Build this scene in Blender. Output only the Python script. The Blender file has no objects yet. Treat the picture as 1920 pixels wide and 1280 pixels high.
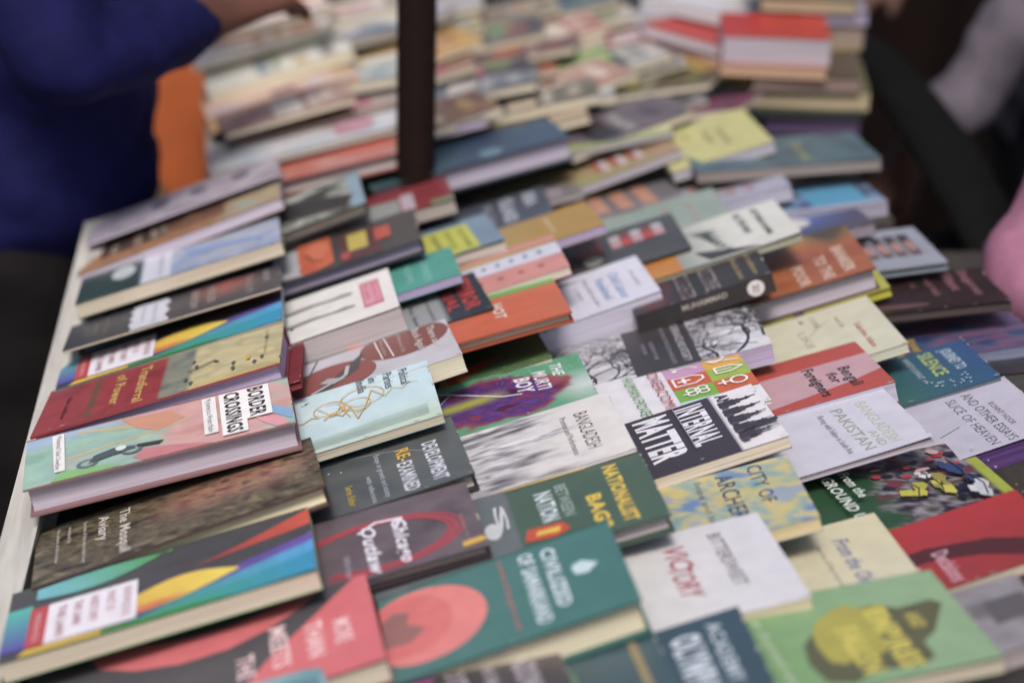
import bpy, bmesh, math, random
from mathutils import Vector, Matrix, noise
random.seed(7)
S = bpy.context.scene
# ---------------- camera ----------------
F_PX, PITCH, ROLL, CAM_H = 4200.0, 0.42, 0.029, 0.90
fw = Vector((0, math.cos(PITCH), -math.sin(PITCH)))
r0 = Vector((1, 0, 0)); u0 = r0.cross(fw)
rr = math.cos(ROLL)*r0 + math.sin(ROLL)*u0
uu = -math.sin(ROLL)*r0 + math.cos(ROLL)*u0
cd = bpy.data.cameras.new('camera'); cam = bpy.data.objects.new('camera', cd); S.collection.objects.link(cam)
m = Matrix((rr, uu, -fw)).transposed().to_4x4(); m.translation = (0, 0, CAM_H); cam.matrix_world = m
cd.sensor_width = 36; cd.lens = 36*F_PX/1920; cd.clip_start = 0.02; cd.clip_end = 500
cd.dof.use_dof = True; cd.dof.focus_distance = 2.0; cd.dof.aperture_fstop = 2.25; cd.dof.aperture_blades = 9
S.camera = cam
# ---------------- world, sun, exposure ----------------
EL, AZ = math.radians(57), math.radians(-172)
W = bpy.data.worlds.new('World'); S.world = W; W.use_nodes = True
nt = W.node_tree; sky = nt.nodes.new('ShaderNodeTexSky'); sky.sky_type = 'NISHITA'; sky.sun_disc = False
sky.sun_elevation = EL; sky.sun_rotation = AZ; sky.air_density = 1.0; sky.dust_density = 5.0; sky.ozone_density = 1.0
bg = nt.nodes['Background']; nt.links.new(sky.outputs[0], bg.inputs[0]); bg.inputs[1].default_value = 0.09
sd = bpy.data.lights.new('sun', 'SUN'); sd.energy = 2.35; sd.angle = math.radians(18); sd.color = (1, .95, .87)
sun = bpy.data.objects.new('sun', sd); S.collection.objects.link(sun)
dv = Vector((math.sin(AZ)*math.cos(EL), math.cos(AZ)*math.cos(EL), math.sin(EL)))
sun.rotation_euler = dv.to_track_quat('Z', 'Y').to_euler(); sun.location = (0, 0, 10)
S.view_settings.view_transform = 'Standard'; S.view_settings.look = 'None'
S.view_settings.exposure = 0.38; S.view_settings.gamma = 1
S.render.engine = 'CYCLES'
S.cycles.use_denoising = True
# ---------------- materials ----------------
def lin(h):
    if not isinstance(h, str): return h
    h = h.lstrip('#'); o = []
    for i in (0, 2, 4):
        c = int(h[i:i+2], 16)/255; o.append(c/12.92 if c <= .04045 else ((c+.055)/1.055)**2.4)
    return tuple(o)
def mix(a, b, t):
    a, b = lin(a), lin(b); t = max(0, min(1, t)); return tuple(a[i]*(1-t)+b[i]*t for i in range(3))
def base_mat(name):
    M = bpy.data.materials.new(name); M.use_nodes = True; return M, M.node_tree.nodes, M.node_tree.links, M.node_tree.nodes['Principled BSDF']
def attr_mat(name, rough, kind):
    M, N, L, P = base_mat(name)
    a = N.new('ShaderNodeAttribute'); a.attribute_name = 'Col'
    tc = N.new('ShaderNodeTexCoord'); mp = N.new('ShaderNodeMapping'); L.new(tc.outputs['Object'], mp.inputs[0])
    n = N.new('ShaderNodeTexNoise'); L.new(mp.outputs[0], n.inputs[0])
    mr = N.new('ShaderNodeMapRange'); L.new(n.outputs[0], mr.inputs[0])
    mx = N.new('ShaderNodeMix'); mx.data_type = 'RGBA'; mx.blend_type = 'MULTIPLY'; mx.inputs[0].default_value = 1
    L.new(a.outputs[0], mx.inputs[6]); L.new(mr.outputs[0], mx.inputs[7]); L.new(mx.outputs[2], P.inputs['Base Color'])
    bp = N.new('ShaderNodeBump'); L.new(bp.outputs[0], P.inputs['Normal'])
    P.inputs['Roughness'].default_value = rough
    mr.inputs[1].default_value = .3; mr.inputs[2].default_value = .7
    if kind == 'cover':
        n.inputs['Scale'].default_value = 60; n.inputs['Detail'].default_value = 6
        mr.inputs[3].default_value = .93; mr.inputs[4].default_value = 1.04
        n2 = N.new('ShaderNodeTexNoise'); n2.inputs['Scale'].default_value = 18; n2.inputs['Detail'].default_value = 3; L.new(tc.outputs['Object'], n2.inputs[0])
        L.new(n2.outputs[0], bp.inputs['Height']); bp.inputs['Strength'].default_value = .18; bp.inputs['Distance'].default_value = .004
        r2 = N.new('ShaderNodeMapRange'); L.new(n.outputs[0], r2.inputs[0]); r2.inputs[3].default_value = rough-.08; r2.inputs[4].default_value = rough+.12
        L.new(r2.outputs[0], P.inputs['Roughness'])
    elif kind == 'pages':
        mp.inputs['Scale'].default_value = (4, 4, 800); n.inputs['Scale'].default_value = 1.6; n.inputs['Detail'].default_value = 4
        mr.inputs[3].default_value = .83; mr.inputs[4].default_value = 1.06
        L.new(n.outputs[0], bp.inputs['Height']); bp.inputs['Strength'].default_value = .25; bp.inputs['Distance'].default_value = .0006
    else:
        n.inputs['Scale'].default_value = 25 if kind == 'cloth' else 9; n.inputs['Detail'].default_value = 8
        if kind == 'wood': mp.inputs['Scale'].default_value = (12, 1, 6)
        mr.inputs[3].default_value = .75; mr.inputs[4].default_value = 1.15
        L.new(n.outputs[0], bp.inputs['Height']); bp.inputs['Strength'].default_value = .5; bp.inputs['Distance'].default_value = .003
    if kind == 'cloth':
        P.inputs['Specular IOR Level'].default_value = .15
    return M
MC = attr_mat('printed_cover', .36, 'cover'); MP = attr_mat('page_edges', .8, 'pages')
MW = attr_mat('painted_wood', .6, 'wood'); MF = attr_mat('fabric', .85, 'cloth'); MS = attr_mat('matt_surface', .7, 'plain'); MD = attr_mat('dark_wood', .75, 'wood'); MD.node_tree.nodes['Principled BSDF'].inputs['Specular IOR Level'].default_value = .15
ALB = 1.0
def soft(c):
    l = .3*c[0]+.55*c[1]+.15*c[2]; return tuple(x*.90+l*.10+.001 for x in c)
def setcol(me, cols):
    ca = me.color_attributes.new('Col', 'FLOAT_COLOR', 'CORNER')
    buf = []
    for c in cols: c = soft(c); buf += [c[0]*ALB, c[1]*ALB, c[2]*ALB, 1]
    ca.data.foreach_set('color', buf)
def link(name, me, parent=None):
    o = bpy.data.objects.new(name, me); S.collection.objects.link(o)
    if parent: o.parent = parent
    return o
def tag(o, label=None, cat=None, group=None, kind=None):
    if label: o['label'] = label
    if cat: o['category'] = cat
    if group: o['group'] = group
    if kind: o['kind'] = kind
    return o
def empty(name, mat):
    o = bpy.data.objects.new(name, None); S.collection.objects.link(o); o.empty_display_size = .02
    o.matrix_world = mat if isinstance(mat, Matrix) else Matrix.Translation(mat); return o
# generic mesh of coloured polygons
class Geo:
    def __init__(s): s.v = []; s.f = []; s.c = []; s.sm = []
    def face(s, pts, col, smooth=False):
        b = len(s.v); s.v += [tuple(p) for p in pts]; s.f.append(tuple(range(b, b+len(pts))))
        s.c.append([lin(col)]*len(pts) if not isinstance(col, list) else col); s.sm.append(smooth)
    def box(s, x0, y0, z0, x1, y1, z1, col, top=True):
        P = [(x0,y0,z0),(x1,y0,z0),(x1,y1,z0),(x0,y1,z0),(x0,y0,z1),(x1,y0,z1),(x1,y1,z1),(x0,y1,z1)]
        for q in ((0,3,2,1),(0,1,5,4),(1,2,6,5),(2,3,7,6),(3,0,4,7)) + (((4,5,6,7),) if top else ()):
            s.face([P[i] for i in q], col)
    def tube(s, pts, rad, col, n=12, closed=False):
        base = len(s.v); P = [Vector(p) for p in pts]; up = Vector((0, 0, 1))
        for i, p in enumerate(P):
            d = (P[min(i+1, len(P)-1)]-P[max(i-1, 0)]).normalized()
            a = d.cross(up if abs(d.z) < .95 else Vector((0, 1, 0))).normalized(); b = a.cross(d)
            r = rad[i] if isinstance(rad, list) else rad
            if not isinstance(r, tuple): r = (r, r)
            for k in range(n):
                t = 2*math.pi*k/n; s.v.append(tuple(p+a*math.cos(t)*r[0]+b*math.sin(t)*r[1]))
        c = lin(col)
        for i in range(len(P)-1):
            for k in range(n):
                k2 = (k+1) % n
                s.f.append((base+i*n+k, base+i*n+k2, base+(i+1)*n+k2, base+(i+1)*n+k)); s.c.append([c]*4); s.sm.append(True)
        for i, rev in ((0, True), (len(P)-1, False)):
            r = [base+i*n+k for k in range(n)]
            s.f.append(tuple(r[::-1] if rev else r)); s.c.append([c]*n); s.sm.append(False)
    def build(s, name, mat, parent=None):
        me = bpy.data.meshes.new(name); me.from_pydata(s.v, [], s.f); me.update()
        cols = [c for f in s.c for c in f]
        setcol(me, cols); me.polygons.foreach_set('use_smooth', s.sm); me.materials.append(mat)
        return link(name, me, parent)
def N3(x, y, z=0): return noise.noise(Vector((x, y, z)))
def fb(x, y, z=0): return noise.fractal(Vector((x, y, z)), .9, 2.1, 4)
# ---------------- text outlines (built-in font) ----------------
_tc = {}
def glyphs(st, bold=0, shear=0):
    k = (st, bold, shear)
    if k not in _tc:
        cu = bpy.data.curves.new('t', 'FONT'); cu.body = st; cu.offset = bold; cu.shear = shear; cu.resolution_u = 2; cu.space_character = 1+bold*3
        o = bpy.data.objects.new('t', cu); S.collection.objects.link(o)
        dg = bpy.context.evaluated_depsgraph_get(); me = bpy.data.meshes.new_from_object(o.evaluated_get(dg))
        vs = [tuple(v.co) for v in me.vertices]; fs = [tuple(p.vertices) for p in me.polygons]
        bpy.data.objects.remove(o); bpy.data.curves.remove(cu); bpy.data.meshes.remove(me)
        if not vs: vs = [(0, 0, 0), (1, 0, 0), (0, .7, 0)]
        _tc[k] = (vs, fs, min(v[0] for v in vs), max(v[0] for v in vs))
    return _tc[k]
# ---------------- book covers ----------------
class Cov:
    def __init__(s, W, L, z):
        s.W, s.L, s.z, s.k, s.kv = W, L, z, 0, 1; s.F = []        # faces: (pts, cols)
    def _z(s): s.k += 1; return s.z + .00011*s.k
    def m(s, v): return max(0, 1-(1-v)*s.kv)      # a short book keeps its print at true size, measured from the head
    def _add(s, pts, c, z): s.F.append(([(u*s.W, s.m(v)*s.L, z) for u, v in pts], [lin(c)]*len(pts)))
    def p(s, pts, c):
        A = sum(pts[i][0]*pts[(i+1) % len(pts)][1]-pts[(i+1) % len(pts)][0]*pts[i][1] for i in range(len(pts)))
        s._add(pts if A > 0 else pts[::-1], c, s._z())
    def r(s, u0, v0, u1, v1, c): s.p([(u0, v0), (u1, v0), (u1, v1), (u0, v1)], c)
    def e(s, cu, cv, ru, rv, c, rot=0, n=28, a0=0, a1=360):
        P = []
        for i in range(n+(a1-a0 < 360)):
            t = math.radians(a0+(a1-a0)*i/n); x, y = ru*math.cos(t)*s.W, rv*math.sin(t)*s.L
            q = math.radians(rot); P.append((cu+(x*math.cos(q)-y*math.sin(q))/s.W, cv+(x*math.sin(q)+y*math.cos(q))/s.L))
        s.p(clip(P), c)
    def l(s, pts, w, c, z=None):
        z = z or s._z(); w0 = w if isinstance(w, tuple) else (w, w); n = len(pts)-1
        for i in range(n):
            a = Vector((pts[i][0]*s.W, s.m(pts[i][1])*s.L)); b = Vector((pts[i+1][0]*s.W, s.m(pts[i+1][1])*s.L)); d = b-a
            if d.length < 1e-6: continue
            nn = Vector((-d.y, d.x)).normalized()*.5; wa = w0[0]+(w0[1]-w0[0])*i/n; wb = w0[0]+(w0[1]-w0[0])*(i+1)/n
            d = d.normalized()*wa*.25
            s.j = (getattr(s, 'j', 0)+37) % 97; zj = z+s.j*.000001   # no two strokes share a plane
            q = [a-d-nn*wa, b+d-nn*wb, b+d+nn*wb, a-d+nn*wa]
            s.F.append(([(min(max(t.x, 0), s.W), min(max(t.y, 0), s.L), zj) for t in q], [lin(c)]*4))
    def t(s, st, u0, u1, v, h, c, bold=0, shear=0):
        vs, fs, x0, x1 = glyphs(st, bold, shear); z = s._z(); sx = (u1-u0)*s.W/(x1-x0); sy = h*s.kv*s.L/.72
        P = [((q[0]-x0)*sx+u0*s.W, q[1]*sy+s.m(v)*s.L, z) for q in vs]; cc = lin(c)
        for f in fs:
            q = [P[i] for i in f]
            if (q[1][0]-q[0][0])*(q[2][1]-q[0][1])-(q[2][0]-q[0][0])*(q[1][1]-q[0][1]) < 0: q = q[::-1]
            s.F.append((q, [cc]*len(q)))
    def g(s, fn, nx=24, ny=36):
        z = s.z; 
        C = [[lin(fn(i/nx, j/ny)) for j in range(ny+1)] for i in range(nx+1)]
        for i in range(nx):
            for j in range(ny):
                s.F.append(([(s.W*a/nx, s.L*b/ny, z) for a, b in ((i, j), (i+1, j), (i+1, j+1), (i, j+1))],
                            [C[i][j], C[i+1][j], C[i+1][j+1], C[i][j+1]]))
def clip(P): return [(min(1, max(0, u)), min(1, max(0, v))) for u, v in P]
def pat(*cols, s=3.0, su=1.0, seed=0, k=1.4):
    """painterly noise between several colours"""
    cs = [lin(c) for c in cols]
    def f(u, v):
        t = (fb(u*s*su+seed*7.3, v*s*1.5+seed*3.1, seed)*k*.5+.5)*(len(cs)-1); t = max(0, min(len(cs)-1.001, t)); i = int(t)
        return mix(cs[i], cs[i+1], t-i)
    return f
def solid(c, a=.06, seed=1):
    c = lin(c)
    def f(u, v):
        k = 1+a*fb(u*3+seed, v*4, seed); return tuple(x*k for x in c)
    return f
WHITE, CREAM, LAV, TAN = '#c9c5ca', '#bcb4a3', '#a9a1b0', '#b3a899'
def finish_cover(s, name, parent, W, L, t, kind, warp, ccol, scol):
    """wrap: front board with art, back board, spine"""
    g = Geo(); o = .003 if kind == 'h' else 0.0; th = .0022 if kind == 'h' else .0005
    ed = lin(ccol); dk = tuple(x*.75 for x in ed)
    # scuffed corners and edge
    rw = random.Random(int(W*1e5)+int(L*1e4)+int(t*1e5))
    s.k += 1; z = s.z+.00011*s.k
    for i in range(9 if kind == 'p' else 5):
        m = rw.random(); a = rw.uniform(.002, .007); b2 = rw.uniform(.0006, .0016); q = rw.random()
        x, y = ((W-b2, q*(L-a)) if m < .45 else (q*(W-a), L-b2) if m < .8 else (W-b2*1.5, L-a))
        P = [(x, y), (x+(b2 if m < .45 or m >= .8 else a), y), (x+(b2 if m < .45 or m >= .8 else a*.7), y+(a*.8 if m < .45 or m >= .8 else b2)), (x+b2*.4, y+(a*.6 if m < .45 or m >= .8 else b2))]
        s.F.append(([(min(W, u), min(L, v), z) for u, v in P], [lin('#b9b3ac')]*4))
    # front art + edges
    bm = bmesh.new(); cl = bm.loops.layers.float_color.new('Col')
    def add(pts, cols):
        f = bm.faces.new([bm.verts.new(p) for p in pts])
        for lp, c in zip(f.loops, cols): lp[cl] = (*soft(c), 1)
    for pts, cols in s.F:
        add(pts, cols)
    if warp:
        geom = bm.verts[:]+bm.edges[:]+bm.faces[:]
        for i in range(1, 5): 
            geom = bm.verts[:]+bm.edges[:]+bm.faces[:]; bmesh.ops.bisect_plane(bm, geom=geom, plane_co=(W*i/5, 0, 0), plane_no=(1, 0, 0))
        for i in range(1, 7):
            geom = bm.verts[:]+bm.edges[:]+bm.faces[:]; bmesh.ops.bisect_plane(bm, geom=geom, plane_co=(0, L*i/7, 0), plane_no=(0, 1, 0))
    nU, nV = 10, 12
    def edge(a, b, n):   # side strips of the front board
        for i in range(n):
            p = [a[k]+(b[k]-a[k])*i/n for k in range(2)]; q = [a[k]+(b[k]-a[k])*(i+1)/n for k in range(2)]
            add([(*p, t-th), (*q, t-th), (*q, t), (*p, t)], [ed]*4)
    edge((W, 0), (W, L), 14); edge((W, L), (0, L), 10); edge((0, L), (0, 0), 14); edge((0, 0), (W, 0), 10)
    for i in range(nU):
        for j in range(nV):
            add([(W*a/nU, L*b/nV, t-th) for a, b in ((i, j), (i, j+1), (i+1, j+1), (i+1, j))], [ed]*4)
    fs = len(bm.faces)
    if warp:
        for v in bm.verts:
            u, w = max(0, v.co.x/W), v.co.y/L
            v.co.z += warp[0]*max(0, u-.35)**2*(.5+w)+warp[1]*max(0, w-.5)**2*u + warp[2]*math.sin(w*5+warp[3])*u
    def bx(x0, y0, z0, x1, y1, z1, c):
        gg = Geo(); gg.box(x0, y0, z0, x1, y1, z1, c)
        for f, cc in zip(gg.f, gg.c): add([gg.v[i] for i in f], cc)
    bx(0, 0, 0, W, L, th, ccol)
    bx(-th*1.2, 0, 0, -.00005, L, t, scol)
    me = bpy.data.meshes.new(name); bm.to_mesh(me); bm.free(); me.materials.append(MC)
    return link(name, me, parent)
def pages(parent, W, L, t, kind, pc, seed):
    o = .0032 if kind == 'h' else .0006; th = .0022 if kind == 'h' else .0005
    x0, x1, y0, y1, z0, z1 = .0005, W-o, o, L-o, th, t-th-.00005
    bm = bmesh.new(); cl = bm.loops.layers.float_color.new('Col'); c = lin(pc)
    def add(pts):
        f = bm.faces.new([bm.verts.new(p) for p in pts])
        for lp in f.loops: lp[cl] = (*c, 1)
    nz, ny = 8, 20
    bow = .0012 if kind == 'h' else .0003
    def fx(y, z):   # fore-edge: slightly bowed block with uneven leaves
        q = (z-z0)/(z1-z0); return x1-bow*4*q*(1-q)+.0004*N3(z*900+seed, y*9)
    for j in range(ny):
        for k in range(nz):
            ya, yb = y0+(y1-y0)*j/ny, y0+(y1-y0)*(j+1)/ny; za, zb = z0+(z1-z0)*k/nz, z0+(z1-z0)*(k+1)/nz
            add([(fx(ya, za), ya, za), (fx(yb, za), yb, za), (fx(yb, zb), yb, zb), (fx(ya, zb), ya, zb)])
    add([(x1, y1, z0), (x0, y1, z0), (x0, y1, z1), (x1, y1, z1)]); add([(x0, y0, z0), (x1, y0, z0), (x1, y0, z1), (x0, y0, z1)])
    add([(x0, y0, z0), (x0, y1, z0), (x1, y1, z0), (x1, y0, z0)]); add([(x0, y0, z1), (x1, y0, z1), (x1, y1, z1), (x0, y1, z1)])
    add([(x0, y1, z0), (x0, y0, z0), (x0, y0, z1), (x0, y1, z1)])
    me = bpy.data.meshes.new('pages'); bm.to_mesh(me); bm.free(); me.materials.append(MP)
    return link('pages', me, parent)
def frame(q):
    x, y, z, yaw, ti, ro, W, L = q
    a = Vector((math.cos(yaw)*math.cos(ro), math.sin(yaw)*math.cos(ro), math.sin(ro)))
    b = Vector((-math.sin(yaw)*math.cos(ti), math.cos(yaw)*math.cos(ti), -math.sin(ti)))
    X = -b; n = X.cross(a).normalized(); Y = n.cross(X); P = Vector((x, y, z))
    return P, X, Y, n
# ---------------- cover art: book key -> (label, page colour, edge colour, painter) ----------------
ART = {}
def art(key, label, pc=CREAM, ec='#55504f', sp=None):
    def d(fn): ART[key] = (label, pc, ec, sp or ec, fn); return fn
    return d
K = '#2c292c'; WH = '#dcdae0'
@art('coral', 'coral red and charcoal book with sweeping curves at the lower left', ec='#b04a55')
def _(c):
    c.g(solid('#4f4d52'))
    def arc(pts0, pts1, col): c.p(clip(pts0+pts1[::-1]), col)
    c.p([(0,.18),(.15,.21),(.28,.31),(.36,.44),(.36,.58),(.28,.70),(.15,.80),(0,.87)], '#c9676d')
    c.p([(0,.32),(.06,.38),(.11,.48),(.12,.6),(.07,.70),(0,.78)], '#535257')
    c.p([(0,.965),(.14,.90),(.34,.81),(.60,.69),(.85,.60),(1,.56),(1,1),(0,1)], '#c9666d')
    c.p([(.55,0),(.8,.02),(1,.1),(1,0)], '#bf6066')
    for i, (st, u0, u1, v) in enumerate((('MORE', .42, .68, .88), ('THAN', .36, .74, .80), ('MEETS', .30, .74, .70), ('THE', .5, .75, .60))):
        c.t(st, u0, u1, v, .05, '#e3c3c8', .02)
def rainbow(c):
    def f(u, v):
        b = lin('#4c4b4f')
        # right blue-green sweep
        d = u-(1.25-.9*v)          # sweep line
        return b
    c.g(solid('#4a494d'))
    def band(lo, hi, c0, c1, n=14):
        for i in range(n):
            a, b2 = i/n, (i+1)/n
            P = [(lo(a)[0], lo(a)[1]), (lo(b2)[0], lo(b2)[1]), (hi(b2)[0], hi(b2)[1]), (hi(a)[0], hi(a)[1])]
            c._add(clip(P), mix(c0, c1, (i+.5)/n), zz)
    zz = c._z()
    # red leaf from lower middle to top-right far corner
    band(lambda a: (.42-.42*a**1.3, .56+.46*a), lambda a: (.42-.16*a, .56+.46*a), '#8d3f43', '#c8523f')
    zz = c._z()
    band(lambda a: (.86-.46*a**.8, .40+.62*a), lambda a: (.96-.42*a**.8, .40+.62*a), '#4b3f86', '#6b55a8')
    zz = c._z()
    band(lambda a: (.96-.44*a**.8, .40+.62*a), lambda a: (1.0-.30*a, .40+.62*a), '#3e8a5d', '#4f9ed8')
    zz = c._z()
    band(lambda a: (1.0-.32*a, .40+.62*a), lambda a: (1.0, .40+.62*a), '#3f9d4f', '#2c8fc0')
    # green leaf
    zz = c._z()
    band(lambda a: (.07-.05*math.sin(a*3.1), .09+.45*a), lambda a: (.22+.13*math.sin(a*3.1)-.2*a, .09+.45*a), '#6fb3c4', '#4f9a45')
    # yellow leaf
    zz = c._z()
    band(lambda a: (.62-.14*math.sin(a*3.1), .40+.36*a), lambda a: (.86-.24*a+.05*math.sin(a*3.1), .40+.36*a), '#d2a83a', '#e8cf4c')
    c.p([(.76,.38),(.86,.38),(.82,.5),(.74,.6)], '#d0734b')
    # blue / purple tail at the foot, yellow bottom
    zz = c._z()
    band(lambda a: (.30+.6*a, .0), lambda a: (.30+.6*a, .085), '#4bb0a5', '#5a43a0')
    c.p([(.93,.08),(1,.06),(1,.42),(.95,.40),(.93,.2)], '#d8b23c'); c.p([(.95,.32),(1,.32),(1,.75),(.96,.62)], '#3c8f45')
    c.r(.36,.08,.91,.14,'#b8434a'); c.r(.36,.14,.92,.43,'#dfdbe6')
    c.t('PRESENTED', .45,.84,.10,.018,'#e0b7b9')
    for i, (st, u1) in enumerate((('KNOWLEDGE',.84), ('PAST IS', .70), ('HISTORY', .80), ('THE LAND', .78), ('THE LAND', .88))):
        c.t(st, .43, u1, .385-.053*i, .027, '#b98a97', .015)
art('rainbow', 'book with bright rainbow leaves and white label beside coral red book', TAN, '#3c7a48')(rainbow)
art('rainbow2', 'book with rainbow leaves and white label farther up beside torn paper design', TAN, '#2f8a90')(rainbow)
@art('assyria', 'brown painted landscape hardback with white serif title, in left row', '#cfc5a8', '#3f2a2c')
def _(c):
    p1 = pat('#2c2724', '#4a4438', '#6b634c', '#38322c', '#7c7258', s=8, su=1.5, seed=3, k=1.9); p2 = pat('#6a4440', '#8f5c54', '#9a7a5c', '#4f3634', s=9, su=2, seed=4, k=1.8)
    def f(u, v):
        m = math.exp(-((u-.38)/.22)**2)*max(0, min(1, (v-.36)*5))*max(0, min(1, (1.02-v)*6)); return mix(p1(u, v), p2(u, v), m*1.1)
    c.g(f, 56, 84)
    w = '#cfc9c4'
    c.t('The Mosquil', .12,.92,.30,.038,w,.012); c.t('Aviary', .13,.58,.225,.038,w,.012)
    c.t('Stories of the wounded river', .12,.88,.17,.015,w); c.t('translated by', .12,.42,.115,.014,w); c.t('the editors of the review', .1,.72,.075,.014,w)
@art('border', 'green and pink map hardback with black boxed title, in left row', LAV, '#7d5a5e')
def _(c):
    g = pat('#7ea597', '#93b5a4', '#86a9a5', '#9db8a2', s=3, seed=5); pk = pat('#b98a8e', '#c49a98', '#b7837f', s=3, seed=6)
    def f(u, v):
        k = fb(u*2.2, v*3.4, 2)*.35+v
        m = 1/(1+math.exp(-(k-.42)*26)); n = 1/(1+math.exp(-(k-.93)*30)); col = mix(g(u, v), pk(u, v), m*(1-n))
        b = 1/(1+math.exp(-(.2-u-(v-.05)*.5)*30)); return mix(col, '#9aabce', b*.8)
    c.g(f, 30, 46)
    c.p([(.05,.2),(.3,.5),(.33,.5),(.08,.19)],'#c8a874'); c.p([(.6,.1),(.35,.62),(.38,.62),(.64,.1)],'#bba579')
    c.p([(.02,.36),(.3,.42),(.45,.5),(.3,.6),(.1,.55)],'#c08a74'); c.p([(.75,.45),(.9,.4),(1,.44),(1,.7),(.88,.6)],'#b9767e')
    c.p([(.82,.14),(1,.1),(1,.36),(.9,.3)],'#7fae6e'); c.p([(.5,.92),(.62,.9),(.9,.99),(.7,1)],'#7f9fc6'); c.p([(.7,.86),(.82,.88),(1,.93),(1,.98),(.8,.95)],'#cf8e9c')
    # motorcycle sketch
    for cu, cv in ((.80,.235),(.74,.40)): 
        c.e(cu,cv,.085,.04,'#5d6a72'); c.e(cu,cv,.05,.024,'#8ba79c')
    c.p([(.82,.24),(.68,.26),(.62,.33),(.66,.40),(.74,.42),(.76,.33)],'#4c545c'); c.p([(.66,.42),(.70,.52),(.76,.50),(.72,.42)],'#3f4046')
    c.e(.66,.36,.05,.02,'#cfd4d4')
    c.p([(.05,.10),(.84,.115),(.84,.155),(.04,.145)],'#dcdadd'); c.t('Mohammad Tufael Chowdhury',.09,.80,.118,.02,'#55555c')
    c.r(.06,.67,.84,.722,'#dcdadd'); c.t('My Journey as a Western Muslim',.09,.81,.685,.022,'#4a4a52')
    c.p([(.06,.735),(.96,.735),(.96,.83),(.72,.83),(.72,.925),(.06,.925)],'#e2dfe1')
    c.t('BORDER',.08,.70,.845,.06,'#2d2b30',.03); c.t('CROSSINGS',.08,.93,.755,.058,'#2d2b30',.03)
@art('transfer', 'thick red and cream hardback with yellow lettered title, in left row', '#a99dbd', '#7c2a30', '#5d1f26')
def _(c):
    r = pat('#8c3138', '#983b3f', '#7c2c33', s=4, seed=8); y = pat('#b9ad84', '#c7bb90', '#a9a17f', '#cdbf8a', s=4, seed=9); g = pat('#6f7f7d', '#8c8a78', '#57666a', s=6, seed=10)
    def f(u, v):
        if v < .52: return r(u, v)
        if v < .64: return g(u, v)
        return mix(y(u, v), '#b59f55', max(0, u-.8)*3)
    c.g(f, 24, 50)
    c.t('Transferral',.08,.90,.40,.045,'#c9a95c',.02); c.t('of Power',.12,.80,.30,.045,'#c9a95c',.02); c.t('THE STORY OF',.1,.92,.205,.028,'#3f6a48',.02); c.t('the editor',.3,.8,.1,.022,'#5b2328',.01)
    for i in range(12):
        v = .54+.5*random.random(); u = .15+.75*random.random(); c.p([(u,v),(u+.03,v+.012),(u+.10,v+.004),(u+.04,v-.008)], '#59605f')
    c.l([(.6,.62),(.5,.72),(.55,.74)], .003, '#4d5256'); c.r(.62,.86,.72,.875,'#d0a43c'); c.t('a history of the times',.1,.66,.93,.014,'#8c8468')
@art('torn', 'charcoal book with torn white paper strip, beneath rainbow leaf book', TAN, '#39383c')
def _(c):
    def f(u, v):
        if v > .45: return mix('#46434a', '#a2584e', max(0, 1-abs(v-.74)*5.5)*max(0,(1-abs(u-.25)*2)))
        return lin('#3e4046')
    c.g(f, 20, 40)
    P = [(0,.30)]+[(i/10, .30+.012*math.sin(i*2.3)) for i in range(1, 10)]+[(1,.30),(1,.48)]+[(1-i/10, .47+.012*math.sin(i*1.7)) for i in range(1, 10)]+[(0,.46)]
    c.p(P, '#c9ccda'); c.t('NARRATIVES', .1,.9,.40,.02,'#9a9aa6'); c.t('of a long road', .1,.7,.35,.014,'#8a8a96')
    c.t('EVERYDAY',.1,.86,.58,.035,'#b5a5a2',.01); c.t('VOICES',.1,.8,.66,.035,'#b5a5a2',.01); c.t('THE OLD CITY',.1,.9,.84,.03,'#a8a2a2'); c.t('READER',.1,.6,.92,.03,'#a8a2a2')
    c.t('edited by',.3,.75,.13,.02,'#8d7a78'); c.t('two friends',.2,.8,.18,.02,'#8d7a78')
@art('olivewhite', 'dark green and pale blue book with white panel, in left row', TAN, '#2f4a33')
def _(c):
    p1 = pat('#8e8f9c', '#a9aebb', '#7f93bb', '#b4b9c8', s=3, seed=12)
    c.g(lambda u, v: p1(u, v) if v > .32 else lin('#2d4143'), 20, 40)
    c.r(0,.32,1,.46,'#c6cad8'); c.e(.42,.22,.2,.06,'#b4bec4'); c.t('JOURNAL OF',.1,.9,.40,.02,'#9a9aa6'); c.p([(.2,.5),(.5,.55),(.7,.9),(.6,.92),(.3,.6)],'#7f97c4')
@art('ochremap', 'orange brown book with dark title panel, far end of left row', LAV, '#8a5a35')
def _(c):
    p1 = pat('#9a6e4c', '#a9774f', '#8c6248', '#b0865c', s=5, seed=13); p2 = pat('#6e9a98', '#b0916a', '#8aa098', '#a9835c', s=3, seed=14)
    c.g(lambda u, v: mix(p1(u, v), p2(u, v), (v-.68)*12), 20, 44)
    c.r(.25,.10,.75,.72,'#6f4f41'); c.r(.25,.10,.75,.44,'#4b3a36')
    for i, v in enumerate((.15,.27,.35,.40)): c.t(('IN THE','HOUSE','OF','SALT')[i],.28,.72,v,.035,'#b7a795',.02)
    c.t('MAPS',.3,.7,.52,.09,'#8f6a55',.03)
@art('lilac', 'pale lilac book with faded pattern, farthest of left row', LAV, '#8d8496')
def _(c):
    p = pat('#9a94a4', '#b3aebc', '#8b8497', '#aca8b6', s=4, seed=15); c.g(p)
    for v in (.38,.58,.8): c.e(.4,v,.22,.05,'#6c6478')
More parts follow.
